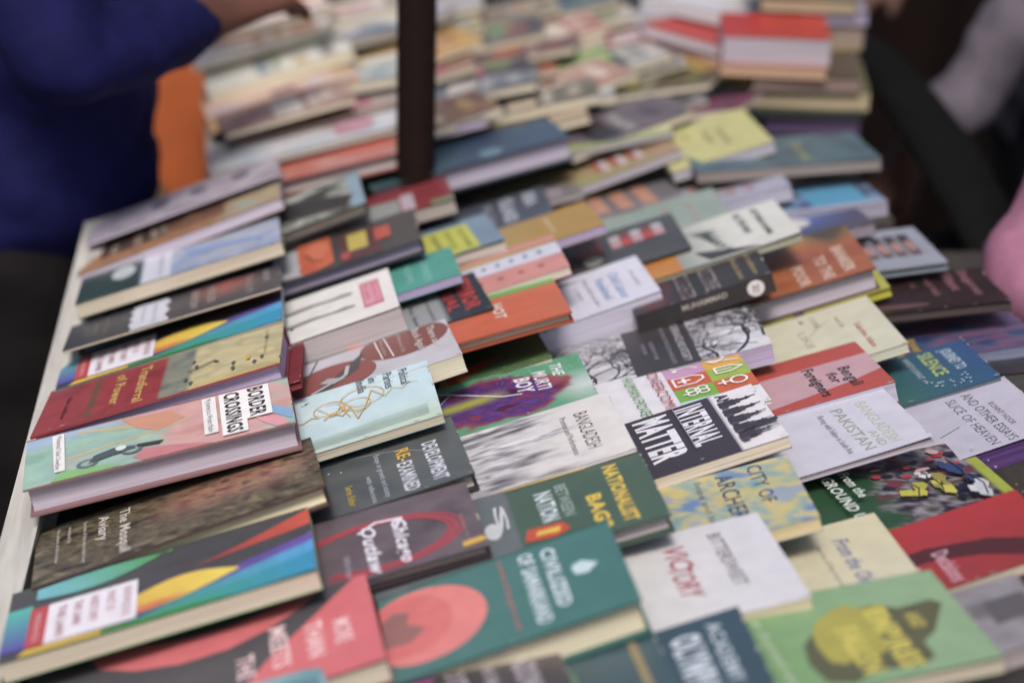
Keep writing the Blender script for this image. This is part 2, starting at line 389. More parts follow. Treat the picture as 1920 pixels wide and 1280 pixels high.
@art('samark', 'large teal hardback with coral oval and white title', '#c6bea6', '#1f5652')
def _(c):
    c.g(lambda u, v: mix('#4c7371', '#3c6b69', v*.8+u*.2))
    c.e(.46,.16,.42,.27,'#d07876'); c.e(.42,.1,.34,.19,'#c96a6a')
    p = [(.30,.0),(.22,.06),(.28,.12),(.4,.1),(.5,.17),(.62,.1),(.6,0)]; c.p(p,'#8f6462')
    c.t('a novel of the great road',.04,.88,.515,.022,'#b96a66',.015)
    c.t('OF SAMARKAND',.06,.91,.60,.062,'#c3d2dc',.03); c.t('CIVILIZED',.08,.80,.695,.058,'#c3d2dc',.03)
    c.p([(.38,.80),(.42,.79),(.5,.80),(.52,.85),(.44,.90),(.40,.87),(.36,.84)],'#b6cdd4')
@art('capone', 'dark mauve hardback with red ring and white script title', '#b9b0a8', '#352a30')
def _(c):
    c.g(pat('#5a4d55', '#665a61', '#4e434b', s=2, seed=20))
    for k, w in ((0,.003),(.03,.005),(.055,.003)):
        c.l([(.58+(.36-k)*math.cos(t), .60+(.34-k)*math.sin(t)) for t in [i*math.pi/14-.2*math.pi for i in range(23)]], w, '#9b3f4a')
    c.t('Chicago',.28,.92,.68,.055,'#d6d2e0',.03,.3); c.t('Outlaw',.28,.98,.56,.055,'#d6d2e0',.03,.3)
    c.l([(.35,.55),(.25,.62),(.28,.72),(.4,.69)], .0035, '#d6d2e0'); c.t('the true story',.46,.9,.935,.012,'#a58d95'); c.t('Writer',.62,.95,.47,.03,'#a9a0ae')
    c.p([(.88,.91),(.95,.91),(.93,1),(.86,.99)],'#c9a23c')
@art('develop', 'slate grey hardback with large white and yellow title', '#b9b0a8', '#26262a')
def _(c):
    c.g(pat('#474b4e', '#565a5b', '#4f5558', '#43484c', s=2, seed=21), 20, 30)
    c.l([(.62-.5*math.cos(t), .28+.62*math.sin(t)) for t in [i*.16 for i in range(10)]], .0025, '#70757a')
    c.t('DEVELOPMENT',.30,.93,.845,.062,'#c3c6d6',.025); c.t('RE-',.28,.48,.735,.055,'#c79f35',.025); c.t('EXAMINED',.50,.96,.725,.062,'#c3c6d6',.025)
    c.t('Essays on growth and society',.25,.95,.645,.024,'#a9acba',.01); c.t('with reflections',.55,.97,.59,.022,'#a9acba',.01); c.t('Series Editor',.6,.92,.50,.03,'#b39a3c',.02)
    for k in range(5): c.e(.2+.04*k,.3+.05*k,.008,.004,'#c9ccd0')
@art('polit', 'pale blue paperback with black title and gold calligraphy', '#b3aa98', '#8fa3a5')
def _(c):
    def f(u, v): return mix(mix('#a7bfc8', '#b8cdd6', fb(u*2, v*2)*.5+.5), '#a9b8a6', (u-.62)*2.2+(v-.8)*.8)
    c.g(f, 24, 30)
    for i in range(9): c.l([(.8+.02*i,.2),(.78+.02*i,.6),(.74+.022*i,.95)], .0008, '#9db1a8')
    c.t('Political',.04,.31,.868,.042,'#3c4249'); c.t('Parties',.03,.30,.80,.042,'#3c4249'); c.t('in',.03,.11,.735,.042,'#3c4249'); c.t('India',.02,.24,.682,.042,'#3c4249')
    G = '#c99f52'
    def curl(cu, cv, r, n=24, s=1): c.l([(cu+r*math.cos(t*s)*(1-.02*i), cv+r*.55*math.sin(t*s)*(1-.015*i)) for i, t in enumerate([k*.42 for k in range(n)])], (.0012,.0006), G)
    c.l([(.5,.33),(.44,.38),(.47,.43),(.42,.47),(.45,.5)], .0012, G); curl(.36,.545,.14); curl(.33,.70,.20,20,-1); curl(.42,.66,.13,14)
    c.l([(.52,.52),(.45,.56),(.54,.60),(.42,.64),(.66,.66),(.5,.70),(.25,.74),(.42,.79),(.32,.83),(.38,.87),(.3,.90),(.34,.94)], (.0014,.0006), G)
    c.l([(.3,.5),(.5,.56),(.38,.6),(.6,.63)], .0008, G)
@art('there', 'white book with rust ovals and a thick page block, beneath pale blue paperback', '#c3bda9', '#a9a4a8')
def _(c):
    c.g(solid('#b9b6c0', .1))
    c.e(.22,.79,.36,.205,'#7f4a45',4); c.l([(-.0,.665),(.5,.675)],.0012,WH); c.l([(0,.71),(.52,.725)],.0012,WH)
    c.t('There and',.06,.62,.905,.035,'#cfc6c4',.01); c.t('Back Again',.02,.60,.838,.035,'#cfc6c4',.01); c.t('A Afternoon Tale',.0,.5,.765,.02,'#bba9a6'); c.t('the author',.05,.46,.685,.018,'#bba9a6')
    c.e(.58,.44,.33,.20,'#8a4e49',8); c.p([(.18,.60),(.45,.50),(.75,.36),(.85,.28),(1,.3),(.8,.42),(.55,.56)],'#504b4e'); c.l([(.4,.52),(.6,.5),(.8,.34)],.004,'#b9b6bc'); c.p([(.55,.42),(.66,.5),(.72,.44),(.62,.38)],'#a9a7ab'); c.l([(.0,.4),(.8,.27)],.0012,'#55555f')
@art('shorts', 'white paperback with pink label and two grey silhouettes', '#a89fa2', '#bdb7b4')
def _(c):
    c.g(solid('#d6d3d2', .04))
    for k in (.31,.62): c.p([(k,.2),(k-.04,.32),(k-.02,.45),(k-.05,.6),(k-.02,.70),(k-.05,.76),(k-.02,.81),(k+.03,.80),(k+.035,.72),(k+.02,.62),(k+.06,.5),(k+.05,.3),(k+.05,.2)],'#81837c')
    c.r(.17,.845,.76,.94,'#b95a74'); c.r(.21,.853,.72,.932,'#d08f9f'); c.t('SHORTS',.24,.69,.90,.02,'#b95a74',.01); c.t('in pink',.24,.6,.865,.02,'#b95a74',.01)
@art('tealgreen', 'teal paperback with faint pale title, beneath white paperback', '#8f86a5', '#2d7a70')
def _(c):
    c.g(lambda u, v: mix('#3d8f68', '#4b9a8e', v*1.3))
    c.t('JOURNEYS',.1,.9,.86,.03,'#7fb9b0',.015); c.t('HOME',.2,.8,.79,.03,'#7fb9b0',.015)
@art('faces', 'charcoal hardback with orange portraits and yellow title patch', '#9d93ac', '#2c2a30')
def _(c):
    c.g(lambda u, v: mix('#3d3a3c', '#4a4745', v))
    c.p([(.1,.25),(.9,.25),(.95,.42),(.15,.42)],'#a9a9b0'); p = ['#c0603f','#c96f52','#b9553c']
    c.p([(.05,.38),(.0,.55),(.85,.56),(.95,.45),(.6,.38)],p[0]); c.e(.35,.48,.3,.06,p[1]); c.e(.8,.43,.16,.05,p[2]); c.l([(.4,.42),(.6,.45),(.7,.5)],.003,'#5a3a34')
    c.r(.15,.6,.95,.8,'#5c3b3c'); c.r(.2,.64,.7,.74,'#b9a84f'); c.r(.25,.78,.62,.86,'#b5503f'); c.e(.8,.62,.12,.025,'#a9464b')
@art('rocky', 'hardback with black and white mountain photograph, beside the brown pole', TAN, '#35383c')
def _(c):
    p = pat('#2f3431', '#5a615b', '#aab0a8', '#3c4340', '#c9c9c0', s=4, su=.6, seed=30, k=2); c.g(lambda u, v: lin('#7f98aa') if v > .93 else p(u, v), 24, 34)
    c.p([(.1,.5),(.3,.7),(.6,.95),(.9,.9),(.75,.6),(.6,.4)],'#2d3030'); c.p([(.0,.3),(.1,.85),(.2,.6),(.3,.3)],'#b4bab2')
@art('redband', 'hardback with red and white cover standing behind the mountain photograph book', '#a9a1a0', '#7c3a38')
def _(c):
    c.g(lambda u, v: mix('#b6523f', '#b2938c', (.5+fb(u*3, v*4))*.9)); c.p([(.0,.1),(.5,.2),(.6,.9),(.2,.95)],'#c05f52')
@art('darkpur', 'dark purple brown book with pale title at the lower edge', TAN, '#2f282e')
def _(c):
    c.g(solid('#4a444c', .2)); c.e(.3,.52,.12,.05,'#a04f95')
    c.t('LOTUS',.1,.85,.60,.07,'#b3a9b4',.03); c.t('and the',.2,.7,.73,.05,'#b3a9b4',.03); c.t('WINDOW',.05,.8,.83,.08,'#b9b0bc',.03)
@art('nation', 'olive green hardback with yellow and white block title', '#b5aaae', '#33473c')
def _(c):
    c.g(lambda u, v: lin('#5f666b') if v < .505 else mix('#44594c', '#3f5a4f', fb(u*3, v*3)), 20, 60)
    c.t('NATIONALIST',.06,.93,.855,.05,'#d1b13a',.04); c.t('BAGS',.42,.93,.765,.05,'#d1b13a',.04)
    c.t('NATION',.18,.62,.60,.06,'#c0ccd4',.035); c.t('BETWEEN',.14,.62,.675,.04,'#8fa09c',.02)
    c.p([(.66,.54),(.82,.52),(.86,.62),(.8,.68),(.68,.66)],'#b8452f'); c.p([(.72,.57),(.78,.56),(.80,.64),(.73,.65)],'#d6b035')
    c.e(.55,.43,.12,.03,'#b9bdc4'); c.t('S',.2,.6,.45,.04,'#b9bdc4',.03); c.r(.0,.50,.02,.8,'#b39a45')
@art('crowd', 'white paperback with blurred grey figures and brown title', '#b9b2b2', '#b9b5b8')
def _(c):
    q = pat('#403e44', '#8d8b92', '#c9c7cc', '#66646b', '#d0ced2', s=3.4, su=2.6, seed=33, k=2.2)
    def f(u, v):
        m = 1/(1+math.exp(-(v-.66+.25*fb(u*6, v*3, 4))*22)); return mix(q(u, v*.45), '#c9c5c6', m)
    c.g(f, 44, 60)
    c.t('BANGLADESH',.20,.80,.828,.062,'#4f4038'); c.t('Promise and Performance',.20,.83,.768,.028,'#5a5253')
@art('murti', 'green paperback with purple and red paint splash and white brush title', '#b9b2b2', '#3f8a66')
def _(c):
    pp = pat('#4a1c3a', '#6a2a5c', '#4a3f96', '#5a2348', '#3f3580', '#7a3048', s=7, su=1.3, seed=35, k=2)
    def f(u, v):
        bgc = mix('#4c9070', '#5d9b7c', fb(u*3, v*4)*.6+.4)
        if v > .8 and u > .3: bgc = mix(bgc, '#b7c2c3', max(0, min(1, (v-.82)*9))*max(0, 1-abs(u-.6)*3))
        r = ((u-.48)/.45)**2+((v-.60)/.31)**2+.5*fb(u*3, v*4, 9)
        inn = pp(u, v)
        inn = mix(inn, '#c06a34', max(0, min(1, (v-.76)*6))*max(0, min(1, (.55-u)*4)))
        inn = mix(inn, '#9a9a3c', math.exp(-((u-.42+.25*(v-.5))/.07)**2)*max(0, min(1, (.66-v)*8)))
        inn = mix(inn, '#8f3438', max(0, min(1, (r-.62)*3))*.8)
        return mix(bgc, inn, 1/(1+math.exp((r-.95)*34)))
    c.g(f, 56, 84); random.seed(4)
    c.t('THE',.10,.33,.86,.05,'#dad8e0',.02,.2); c.t('MURTI',.16,.52,.775,.06,'#dad8e0',.02,.2); c.t('BOY',.20,.50,.69,.07,'#dad8e0',.03,.2)
    c.l([(.06,.32),(.46,.62),(.5,.7)],.0022,'#d6d4dc'); c.l([(.5,.28),(.2,.4)],.001,'#d6d4dc'); c.t('tales of the mist',.55,.92,.36,.022,'#b98f97')
    for i in range(60): c.e(random.uniform(.02,.3), random.uniform(.6,1), .004, .002, '#cfe0d8')
@art('greentri', 'dark green paperback with orange triangle', '#b5ac9a', '#2d4a30')
def _(c):
    c.g(lambda u, v: mix('#3f5a3c', '#557449', v+.1*fb(u*3, v*3)))
    c.p([(.42,.84),(.60,.5),(.99,.48),(.95,.52)],'#b9503a'); c.p([(.6,.5),(.62,.53),(.92,.53),(.94,.49)],'#b08b2c'); c.t('A GUIDE',.68,.78,.57,.03,'#c99a3c')
@art('orange', 'bright orange book with green stripe', '#c4bba8', '#8d3f26')
def _(c):
    c.g(lambda u, v: mix('#c25a38', '#b9603f', fb(u*2, v*2)+.4)); c.r(0,0,.13,1,'#5e9a47'); c.t('HOT',.3,.7,.68,.05,'#cfc0b8',.04)
@art('terri', 'navy hardback with red scratched title and grey band', '#bfb79e', '#20262c')
def _(c):
    c.g(lambda u, v: lin('#2c343d') if v > .80 else lin('#8d9094')); c.r(0,.0,1,.5,'#6f7378')
    c.t('TERROR',.06,.88,.885,.075,'#b93c38',.04); c.t('TRIAL',.10,.80,.81,.055,'#b93c38',.03)
    for i in range(7): c.l([(.05+.12*i,.81),(.09+.12*i,.96)],.0012,'#2c343d')
    c.t('inside the world of',.25,.9,.72,.025,'#5c5f63'); c.t('the law',.35,.9,.64,.025,'#5c5f63')
@art('pink', 'salmon pink book with white band', '#b9b0a8', '#b9707a')
def _(c):
    c.g(solid('#c4837e', .08)); c.r(.22,0,.55,1,'#c3c4d6'); 
    for i in range(4): c.e(.75,.58+.1*i,.04,.016,'#9c5f5c')
    c.t('garden notes',.3,.45,.5,.03,'#8d90a2')
    for i in range(6): c.e(.38,.55+.07*i,.05,.012,'#8f9aa8')
@art('bluelabel', 'dusty blue book with yellow green label', '#a9a49c', '#5c7182')
def _(c):
    c.g(solid('#71869b', .1)); c.r(.15,.62,.98,.88,'#b5b84a'); 
    for i, s in enumerate(('PROGRAMME','NOTES ON','READING')): c.t(s,.25,.9-.1*i,.82-.07*i,.03,'#6a7238',.01)
@art('allah', 'blue grey book with pale block lettering', '#7d7a80', '#33363f')
def _(c):
    c.g(solid('#434a56', .1)); c.t('ON THE',.1,.9,.66,.04,'#8d93a0',.02); c.t('ISLAND',.1,.95,.75,.07,'#a9aebb',.04); c.t('SEA',.1,.6,.88,.06,'#a9aebb',.05)
@art('redgrey', 'red and grey book in front of the pole', '#8f8886', '#5c2a30')
def _(c):
    c.g(lambda u, v: mix('#7c2f38', '#85343a', u)); c.r(.4,.0,1,.72,'#8f9290'); c.r(.3,.73,.95,.80,'#b3a3ae'); c.r(.8,.88,1,1,'#7d8269')
@art('greenblob', 'dark teal book with green lettering at the lower edge', TAN, '#2b4248')
def _(c):
    c.g(solid('#3f555e', .1)); c.e(.4,.62,.2,.08,'#4f8a5c'); c.t('ISLES',.3,.9,.5,.07,'#8fa9ac',.03); c.r(0,.9,1,.93,'#8a7d5c')
@art('olympi', 'navy book with large white block title at the lower edge', TAN, '#24333d')
def _(c):
    c.g(lambda u, v: mix('#3a5560', '#364a58', v)); c.r(.0,.64,1,.66,'#8a7d5c')
    c.t('OLYMPIAN',.15,1,.74,.10,'#b9c2cf',.05); c.t('ACADEMY',.1,.85,.87,.05,'#a9b4c0',.03)
@art('bitter', 'white hardback with grey title and red brush signature', '#c4b8a0', '#a5a2a0')
def _(c):
    c.g(lambda u, v: mix('#c3c0bd', '#bcbcc6', v))
    c.t('BITTERSWEET',.12,.72,.78,.052,'#5d5356',.01)
    c.t('VIC', .17, .42, .60, .085, '#983845', .01, .25); c.t('TORY', .40, .74, .585, .085, '#983845', .01, .25)
@art('archer', 'yellow and blue watercolour book with dark blue title', '#bfb08c', '#5d7080')
def _(c):
    p = pat('#8a97a8', '#c0ae62', '#a9a77c', '#6f95a0', '#c2b16a', '#5c7fa8', s=4, su=.7, seed=40, k=1.9); c.g(p, 30, 40)
    c.t('CITY OF',.03,.62,.83,.06,'#34405c',.01); c.t('ARCHERS',.06,.82,.70,.07,'#34405c',.01); c.t('hope and lost',.08,.8,.615,.03,'#6a6a60')
@art('matter', 'white book with black panel, bold white title and black ship silhouettes', '#c2b7a8', '#3d3540')
def _(c):
    c.g(lambda u, v: lin('#cfccd4') if v > .80 else lin('#3a323c'), 10, 50)
    c.r(.02,.40,1,.805,'#3a323c')
    c.t('MATTER',.05,.80,.475,.14,'#d3d1dc',.045); c.t('INTERNAL',.05,.74,.655,.115,'#d3d1dc',.035)
    c.t('AN',.03,.20,.835,.05,'#3a323c',.04)
    for i in range(5):
        a = .16+.155*i; w = .10
        c.r(a,.825,a+w,.895,'#3a323c'); c.r(a+.015,.895,a+w-.01,.915,'#463c48'); c.p([(a+.03,.915),(a+.07,.915),(a+.06,.95),(a+.04,.95)],'#3a323c'); c.l([(a+.05,.93),(a+.04,.985)],.0014,'#3a323c'); c.p([(a+.02,.945),(a+.055,.965),(a+.075,.94)],'#3a323c'); c.r(a+w,.83,a+w+.035,.86,'#4c424e')
    c.r(.70,.86,.76,1,'#3a323c'); c.l([(.0,.645),(.8,.648)],.0009,'#8b8490')
@art('overcome', 'white paperback with coloured icon squares and red title', '#c2b7a8', '#a9a5aa')
def _(c):
    c.g(solid('#cbc9d4', .03)); S4 = [['#b58ab0','#b9512f','#6f9f35'],['#c9982f','#8fa53a','#b9572f']]
    for i in range(2):
        for j in range(3): c.r(.02+.225*j,.65+.175*i,.02+.225*(j+1),.65+.175*(i+1),S4[i][j])
    c.r(.695,.65,1,.95,'#a9c6d4'); w = '#e4e2e6'
    c.l([(.07,.68),(.12,.72),(.10,.76),(.16,.8)],.0016,w); c.e(.14,.70,.02,.012,w)
    c.l([(.28,.67),(.28,.76),(.32,.80),(.37,.80),(.42,.76),(.42,.67),(.28,.67)],.002,w); c.l([(.35,.69),(.35,.74)],.003,w); c.l([(.31,.715),(.39,.715)],.003,w)
    for a, b in ((.54,.72),(.6,.72),(.54,.77),(.6,.77)): c.l([(a+.035*math.cos(t), b+.022*math.sin(t)) for t in [k*.7 for k in range(10)]],.0018,w)
    c.l([(.6,.68),(.57,.74)],.0018,w)
    c.l([(.08,.84),(.05,.89),(.12,.93),(.18,.88),(.13,.85),(.2,.98)],.0018,w); c.l([(.28,.86),(.38,.86),(.38,.93),(.33,.98),(.28,.93),(.28,.86)],.002,w); c.l([(.33,.86),(.33,.93)],.0012,w)
    c.l([(.56+.06*math.cos(t), .93+.035*math.sin(t)) for t in [k*.45 for k in range(15)]],.0022,w); c.l([(.56,.90),(.56,.84)],.0022,w); c.l([(.52,.865),(.60,.865)],.0022,w)
    c.t('OVERCOMING',.08,.97,.578,.05,'#a53a35'); c.t('HUMAN POVERTY',.06,.97,.47,.048,'#5d8f4d')
@art('govern', 'book with bare tree branches and charcoal title panel', '#9f93ad', '#a5a2ac')
def _(c):
    c.g(pat('#b3b2bc', '#cdccd6', '#bdbcc6', s=3, seed=44), 20, 30)
    rnd = random.Random(5)
    def br(u, v, a, ln, w, d):
        if d == 0 or w < .0002: return
        pts = [(u, v)]
        for i in range(4):
            a += rnd.uniform(-.42,.42); u += math.cos(a)*ln/4/c.W; v += math.sin(a)*ln/4/c.L
            pts.append((min(.995,max(.005,u)), min(.995,max(.005,v))))
        c.l(pts, (w, w*.6), '#26252c', zz)
        for k in range(3 if d > 2 else 2): br(u, v, a+rnd.uniform(-1.0,1.0), ln*rnd.uniform(.6,.85), w*.62, d-1)
    zz = c._z()
    for u, v, a, ln, w, d in ((.95,.2,2.4,.05,.0045,7),(.8,.22,1.9,.05,.0035,7),(.6,.3,2.2,.04,.002,6),(1,.27,2.5,.045,.0045,7),(1,.24,2.0,.04,.004,6),(.98,.3,1.6,.04,.003,6),(1,.86,2.6,.045,.0045,7),(.78,.99,3.5,.04,.003,6),(1,.78,2.9,.04,.003,6),(.5,.99,3.7,.035,.002,6),(.25,1,3.9,.035,.0018,6),(.9,.95,4.2,.03,.002,5),(1,.4,2.4,.03,.002,6),(.05,.98,-2.2,.03,.0015,5),(.35,.73,.9,.03,.0015,5),(.15,.44,3.6,.025,.001,5)): br(u, v, a, ln, w, d)
    c.e(1.0,.24,.2,.06,'#2b292f'); c.r(.0,.45,1,.715,'#39353a')
    c.t('GOVERNANCE AND INTEGRITY',.06,.93,.652,.034,'#b9b6bd'); c.t('THE INTERNAL STRUGGLES IN BANGLADESH',.06,.93,.605,.018,'#8e8a92'); c.t('EDITED BY THE',.36,.75,.545,.016,'#8e8a92',.01); c.t('FORUM',.36,.58,.51,.016,'#8e8a92',.01)
@art('child', 'small white book with blue title', '#b5b2c4', '#a9a6b8')
def _(c):
    c.g(solid('#c4c4d6', .03)); c.t('Child Labour',.22,.88,.80,.055,'#5f7fb4',.015); c.t('Revisited',.27,.78,.72,.05,'#5f7fb4',.015); c.t('the author',.3,.70,.91,.03,'#9a9298'); c.t('Notes from the field',.18,.85,.66,.025,'#8f929c'); c.t('a report',.3,.62,.60,.022,'#8f929c')
@art('stripes', 'black hardback with red and white checked title bars', '#bfb79e', '#222125')
def _(c):
    c.g(pat('#3d3b40', '#4a4a4e', s=2, seed=45))
    for i in range(5):
        v = .645+.056*i; c.r(.28,v,.47,v+.054,'#a9443e' if i % 2 else '#b58a90'); c.r(.15,v,.29,v+.054,'#a9a4ae' if i % 2 == 0 else '#7c3a3a')
    c.p([(.3,.45),(.2,.6),(.5,.6),(.55,.47)],'#7c2f30'); c.e(.65,.53,.13,.05,'#9da097'); c.t('UNION',.32,.45,.5,.06,'#b98a86',.03)
@art('ochre', 'mustard gold book with pale lettering', '#8f84a0', '#7a5a25')
def _(c):
    c.g(lambda u, v: mix('#a5813a', '#a58a55', max(0, .75-v)*3)); c.t('AMBER SEA',.15,.7,.76,.025,'#c4b59a',.02)
@art('woman', 'grey book with salmon block lettering behind the mustard book', '#8f8886', '#5a565a')
def _(c):
    c.g(solid('#7d777c', .2)); c.r(.5,.3,.8,.75,'#4f4c50'); c.r(.1,.8,.9,.9,'#9b8f98')
@art('tealrow', 'brown and pink book with three salmon letters', '#8f8886', '#57535a')
def _(c):
    c.g(solid('#6f6b70', .2)); 
    for i in range(3): c.r(.2,.52+.13*i,.9,.6+.13*i,'#b3826c')
    c.r(.6,.2,.8,.5,'#a79eac')
@art('atlas', 'pale green book with dark relief shape and yellow title, lower right', TAN, '#587a50')
def _(c):
    c.g(lambda u, v: mix('#668f56', '#7d9a78', v*1.6-.2))
    P = [(.52,.42),(.36,.5),(.28,.62),(.24,.72),(.33,.80),(.30,.92),(.36,.95),(.50,.90),(.62,.86),(.70,.80),(.86,.80),(.92,.74),(.88,.60),(.96,.50),(.90,.42),(.7,.40)]
    c.p(P,'#56573f'); c.p([(.5+(u-.62)*.8,.57+(v-.6)*.55) for u, v in P],'#9a9440')
    c.t('EMPIRES',.30,.92,.68,.075,'#b9ae4c',.05); c.t('FALLEN',.42,.9,.55,.075,'#b9ae4c',.05); c.t('AND',.40,.56,.80,.05,'#a9a04a',.04); c.t('an illustrated atlas',.2,.9,.30,.035,'#a9bca0',.02)
@art('oldcream', 'cream book with blue handwritten title and green strip', TAN, '#9b957c')
def _(c):
    c.g(lambda u, v: lin('#3f7048') if v < .60 else mix('#c2bb9c', '#bdb79e', u), 10, 50)
    c.t('From the Old',.26,1,.79,.06,'#5a6092',.015,.3); c.t('stories of the riverside',.3,.98,.72,.025,'#8a8470')
@art('ground', 'dark green book with photograph of costumed people, yellow edge', '#8f8a70', '#8f9a35')
def _(c):
    p = pat('#1f1c2c', '#3d2c40', '#8a8590', '#2c3a2c', '#6a3040', s=8, su=1, seed=47, k=2.2); g = pat('#2b4f34', '#23442c', s=2, seed=48)
    c.g(lambda u, v: mix(g(u, v), p(u, v), (v-.56+.08*fb(u*8, v*8))*14) if v < .965 or u > 1.1 else lin('#8f9a35'), 36, 60)
    rnd = random.Random(3)
    for i in range(26):
        a, b = rnd.uniform(.08,.5), rnd.uniform(.62,.93); c.e(a, b, rnd.uniform(.02,.05), rnd.uniform(.01,.02), rnd.choice(['#a03345','#b98f95','#2a2238','#c5c0c8','#7c2a40','#3b2c48']), rnd.uniform(0,90), 9)
    for a, b, w, h, q in ((.6,.70,.12,.05,'#a9a63a'),(.62,.78,.14,.04,'#b3ad45'),(.78,.84,.1,.03,'#1f2033'),(.5,.88,.2,.04,'#30406a'),(.75,.9,.16,.045,'#b9bcc4'),(.5,.76,.06,.025,'#c9c3cc')): 
        for k in range(6):
            x, y = a+rnd.uniform(-.8, .8)*w, b+rnd.uniform(-.8, .8)*h; r, g_ = w*rnd.uniform(.25, .6), h*rnd.uniform(.3, .6)
            c.p(clip([(x-r, y-g_*.6), (x+r*.4, y-g_), (x+r, y+g_*.3), (x+r*.1, y+g_), (x-r*.7, y+g_*.7)]), mix(q, '#2a2634', rnd.choice((0, 0, .15, .5))))
        c.l([(a-w, b), (a, b+h*.3), (a+w, b-h*.2)], .0012, '#241f2e')
    c.t('From the',.24,.62,.50,.038,'#b9c4bd',.025); c.t('GROUND UP',.26,.98,.43,.042,'#b9c4bd',.03)
@art('pakistan', 'white glossy book with pale green serif title, between green and pink covers', '#98909a', '#a3a0b0')
def _(c):
    c.g(solid('#b9b8c8', .03)); c.t('BANGLADESH',.13,.90,.845,.05,'#a2a890'); c.t('AND',.62,.9,.80,.035,'#9aa08c'); c.t('PAKISTAN',.14,.90,.735,.052,'#8d9480'); c.t('Flirting with Failure in South Asia',.17,.88,.67,.028,'#858490')
@art('dengali', 'red and pink book with bold black title', '#a9a6b8', '#8d2f2a')
def _(c):
    c.g(lambda u, v: mix('#a83f34', '#a8443a', v)); c.p([(.28,0),(.28,1),(.66,1),(.76,.85),(.9,.45),(.95,0)],'#b48e98')
    c.t('Bengali',.44,.87,.838,.052,'#262226',.025,.1); c.t('for',.50,.72,.775,.045,'#262226',.025,.1); c.t('Foreigners',.30,.92,.695,.052,'#262226',.025,.1)
@art('life', 'cream paperback with sparse handwritten title and red name', '#b3b4a4', '#a9a98f')
def _(c):
    c.g(lambda u, v: mix('#bdbaa0', '#b9b7a4', v)); c.t('LIKE',.3,.62,.575,.04,'#8f8578'); c.l([(.42,.62),(.3,.68),(.22,.76)],.0012,'#9a9488'); c.t('COFFEE',.08,.3,.67,.03,'#9a9488'); c.t('words',.2,.42,.78,.03,'#9a9488'); c.t('Subrina Islam',.42,.9,.845,.032,'#b0716a',.01)
    c.t('for a love',.9,1,.7,.02,'#8f8578')
@art('banker', 'rust orange hardback with cream block title', '#aaa3b0', '#4a2c22')
def _(c):
    def f(u, v):
        k = mix('#8a4a30', '#a86a3a', fb(u*3, v*4)*.5+.2); k = mix(k, '#b08f4a', max(0, .3-u)*4*max(0, 1-v*.5)); k = mix(k, '#4a4030', max(0, 1-abs(v-.9)*7)*max(0, .35-u)*6); return mix(k, '#a85c4a', max(0, 1-abs(u-.3)*5)*max(0, 1-abs(v-.6)*4))
    c.g(f, 24, 36); w = '#c0a89c'
    c.t('BANKER',.38,.92,.865,.055,w,.03); c.t('TO THE',.48,.95,.76,.055,w,.03); c.t('POOR',.56,.97,.64,.055,w,.03)
@art('sensi', 'black hardback with white outlined title and round badge', LAV, '#262326', '#262326')
def _(c):
    c.g(pat('#2f2a2b', '#3a3334', s=2, seed=50)); c.e(.6,.45,.4,.1,'#4d2f30')
    c.t('SENSITIVE',.23,.95,.695,.065,'#a59a9c',.03); c.t('THOUGHTS',.26,.98,.575,.065,'#a08f94',.03); c.t('SENSITIVE',.24,.94,.70,.055,'#3a3334',.0); c.t('THOUGHTS',.27,.97,.58,.055,'#3a3334',.0)
    c.t('The worldwide classic',.12,.95,.855,.03,'#a5946c'); c.t('revised edition',.17,.92,.925,.03,'#a5946c')
@art('article', 'white book with black lettering, grey birds and orange foot', '#8f8d80', '#2d4a2f')
def _(c):
    c.g(lambda u, v: lin('#b5762f') if v < .42 else mix('#8f9490', '#c4c4c0', (v-.42)*3.5), 12, 40)
    for i in range(8): c.p([(.2+.1*i,.5+.03*i),(.35+.08*i,.6),(.3+.09*i,.66)],'#3c403d')
    c.p([(.7,.5),(.95,.55),(.98,.8),(.85,.66)],'#3c3a3e'); c.t('LETTERS HOME',.1,.8,.86,.03,'#4b4d4a',.02); c.t('ALL THE WAY',.1,.62,.77,.035,'#4b4d4a',.02)
@art('sage', 'sage green book with faint pink lettering', '#8f8a80', '#7a8a80')
def _(c):
    c.g(solid('#87968e', .06)); c.t('quiet hours',.2,.9,.82,.04,'#a5807a',.01); c.t('by the sea',.2,.8,.7,.04,'#a5807a',.01)
@art('redend', 'glossy red book with dark curved band and lilac title', TAN, '#7a2024')
def _(c):
    c.g(lambda u, v: mix('#a3262a', '#8c2a2c', u+.2*v))
    c.l([(.9,.0),(.62,.18),(.5,.35),(.5,.55),(.62,.75),(.85,.92),(1,.97)],(.016,.03),'#4a1d20'); c.l([(.8,.12),(.72,.3)],.006,'#a8552f')
    c.t('Decisions',.50,.95,.56,.06,'#b98d9c',.03); c.t('on the',.62,.9,.46,.05,'#b98d9c',.03); c.t('National',.68,1,.36,.055,'#a98da4',.03)
@art('slice', 'white glossy book with dark serif capitals at the right edge', '#4a2f66', '#47306a', '#47306a')
def _(c):
    c.g(solid('#a9a6b8', .03)); c.t('SLICE OF HEAVEN',.10,.94,.70,.045,'#55505c'); c.t('AND OTHER ESSAYS',.08,.96,.775,.045,'#55505c'); c.t('RONNY NOOR',.32,.74,.84,.028,'#6a6570'); c.l([(.60,.56),(.53,.66)],.0012,'#5f7a68')
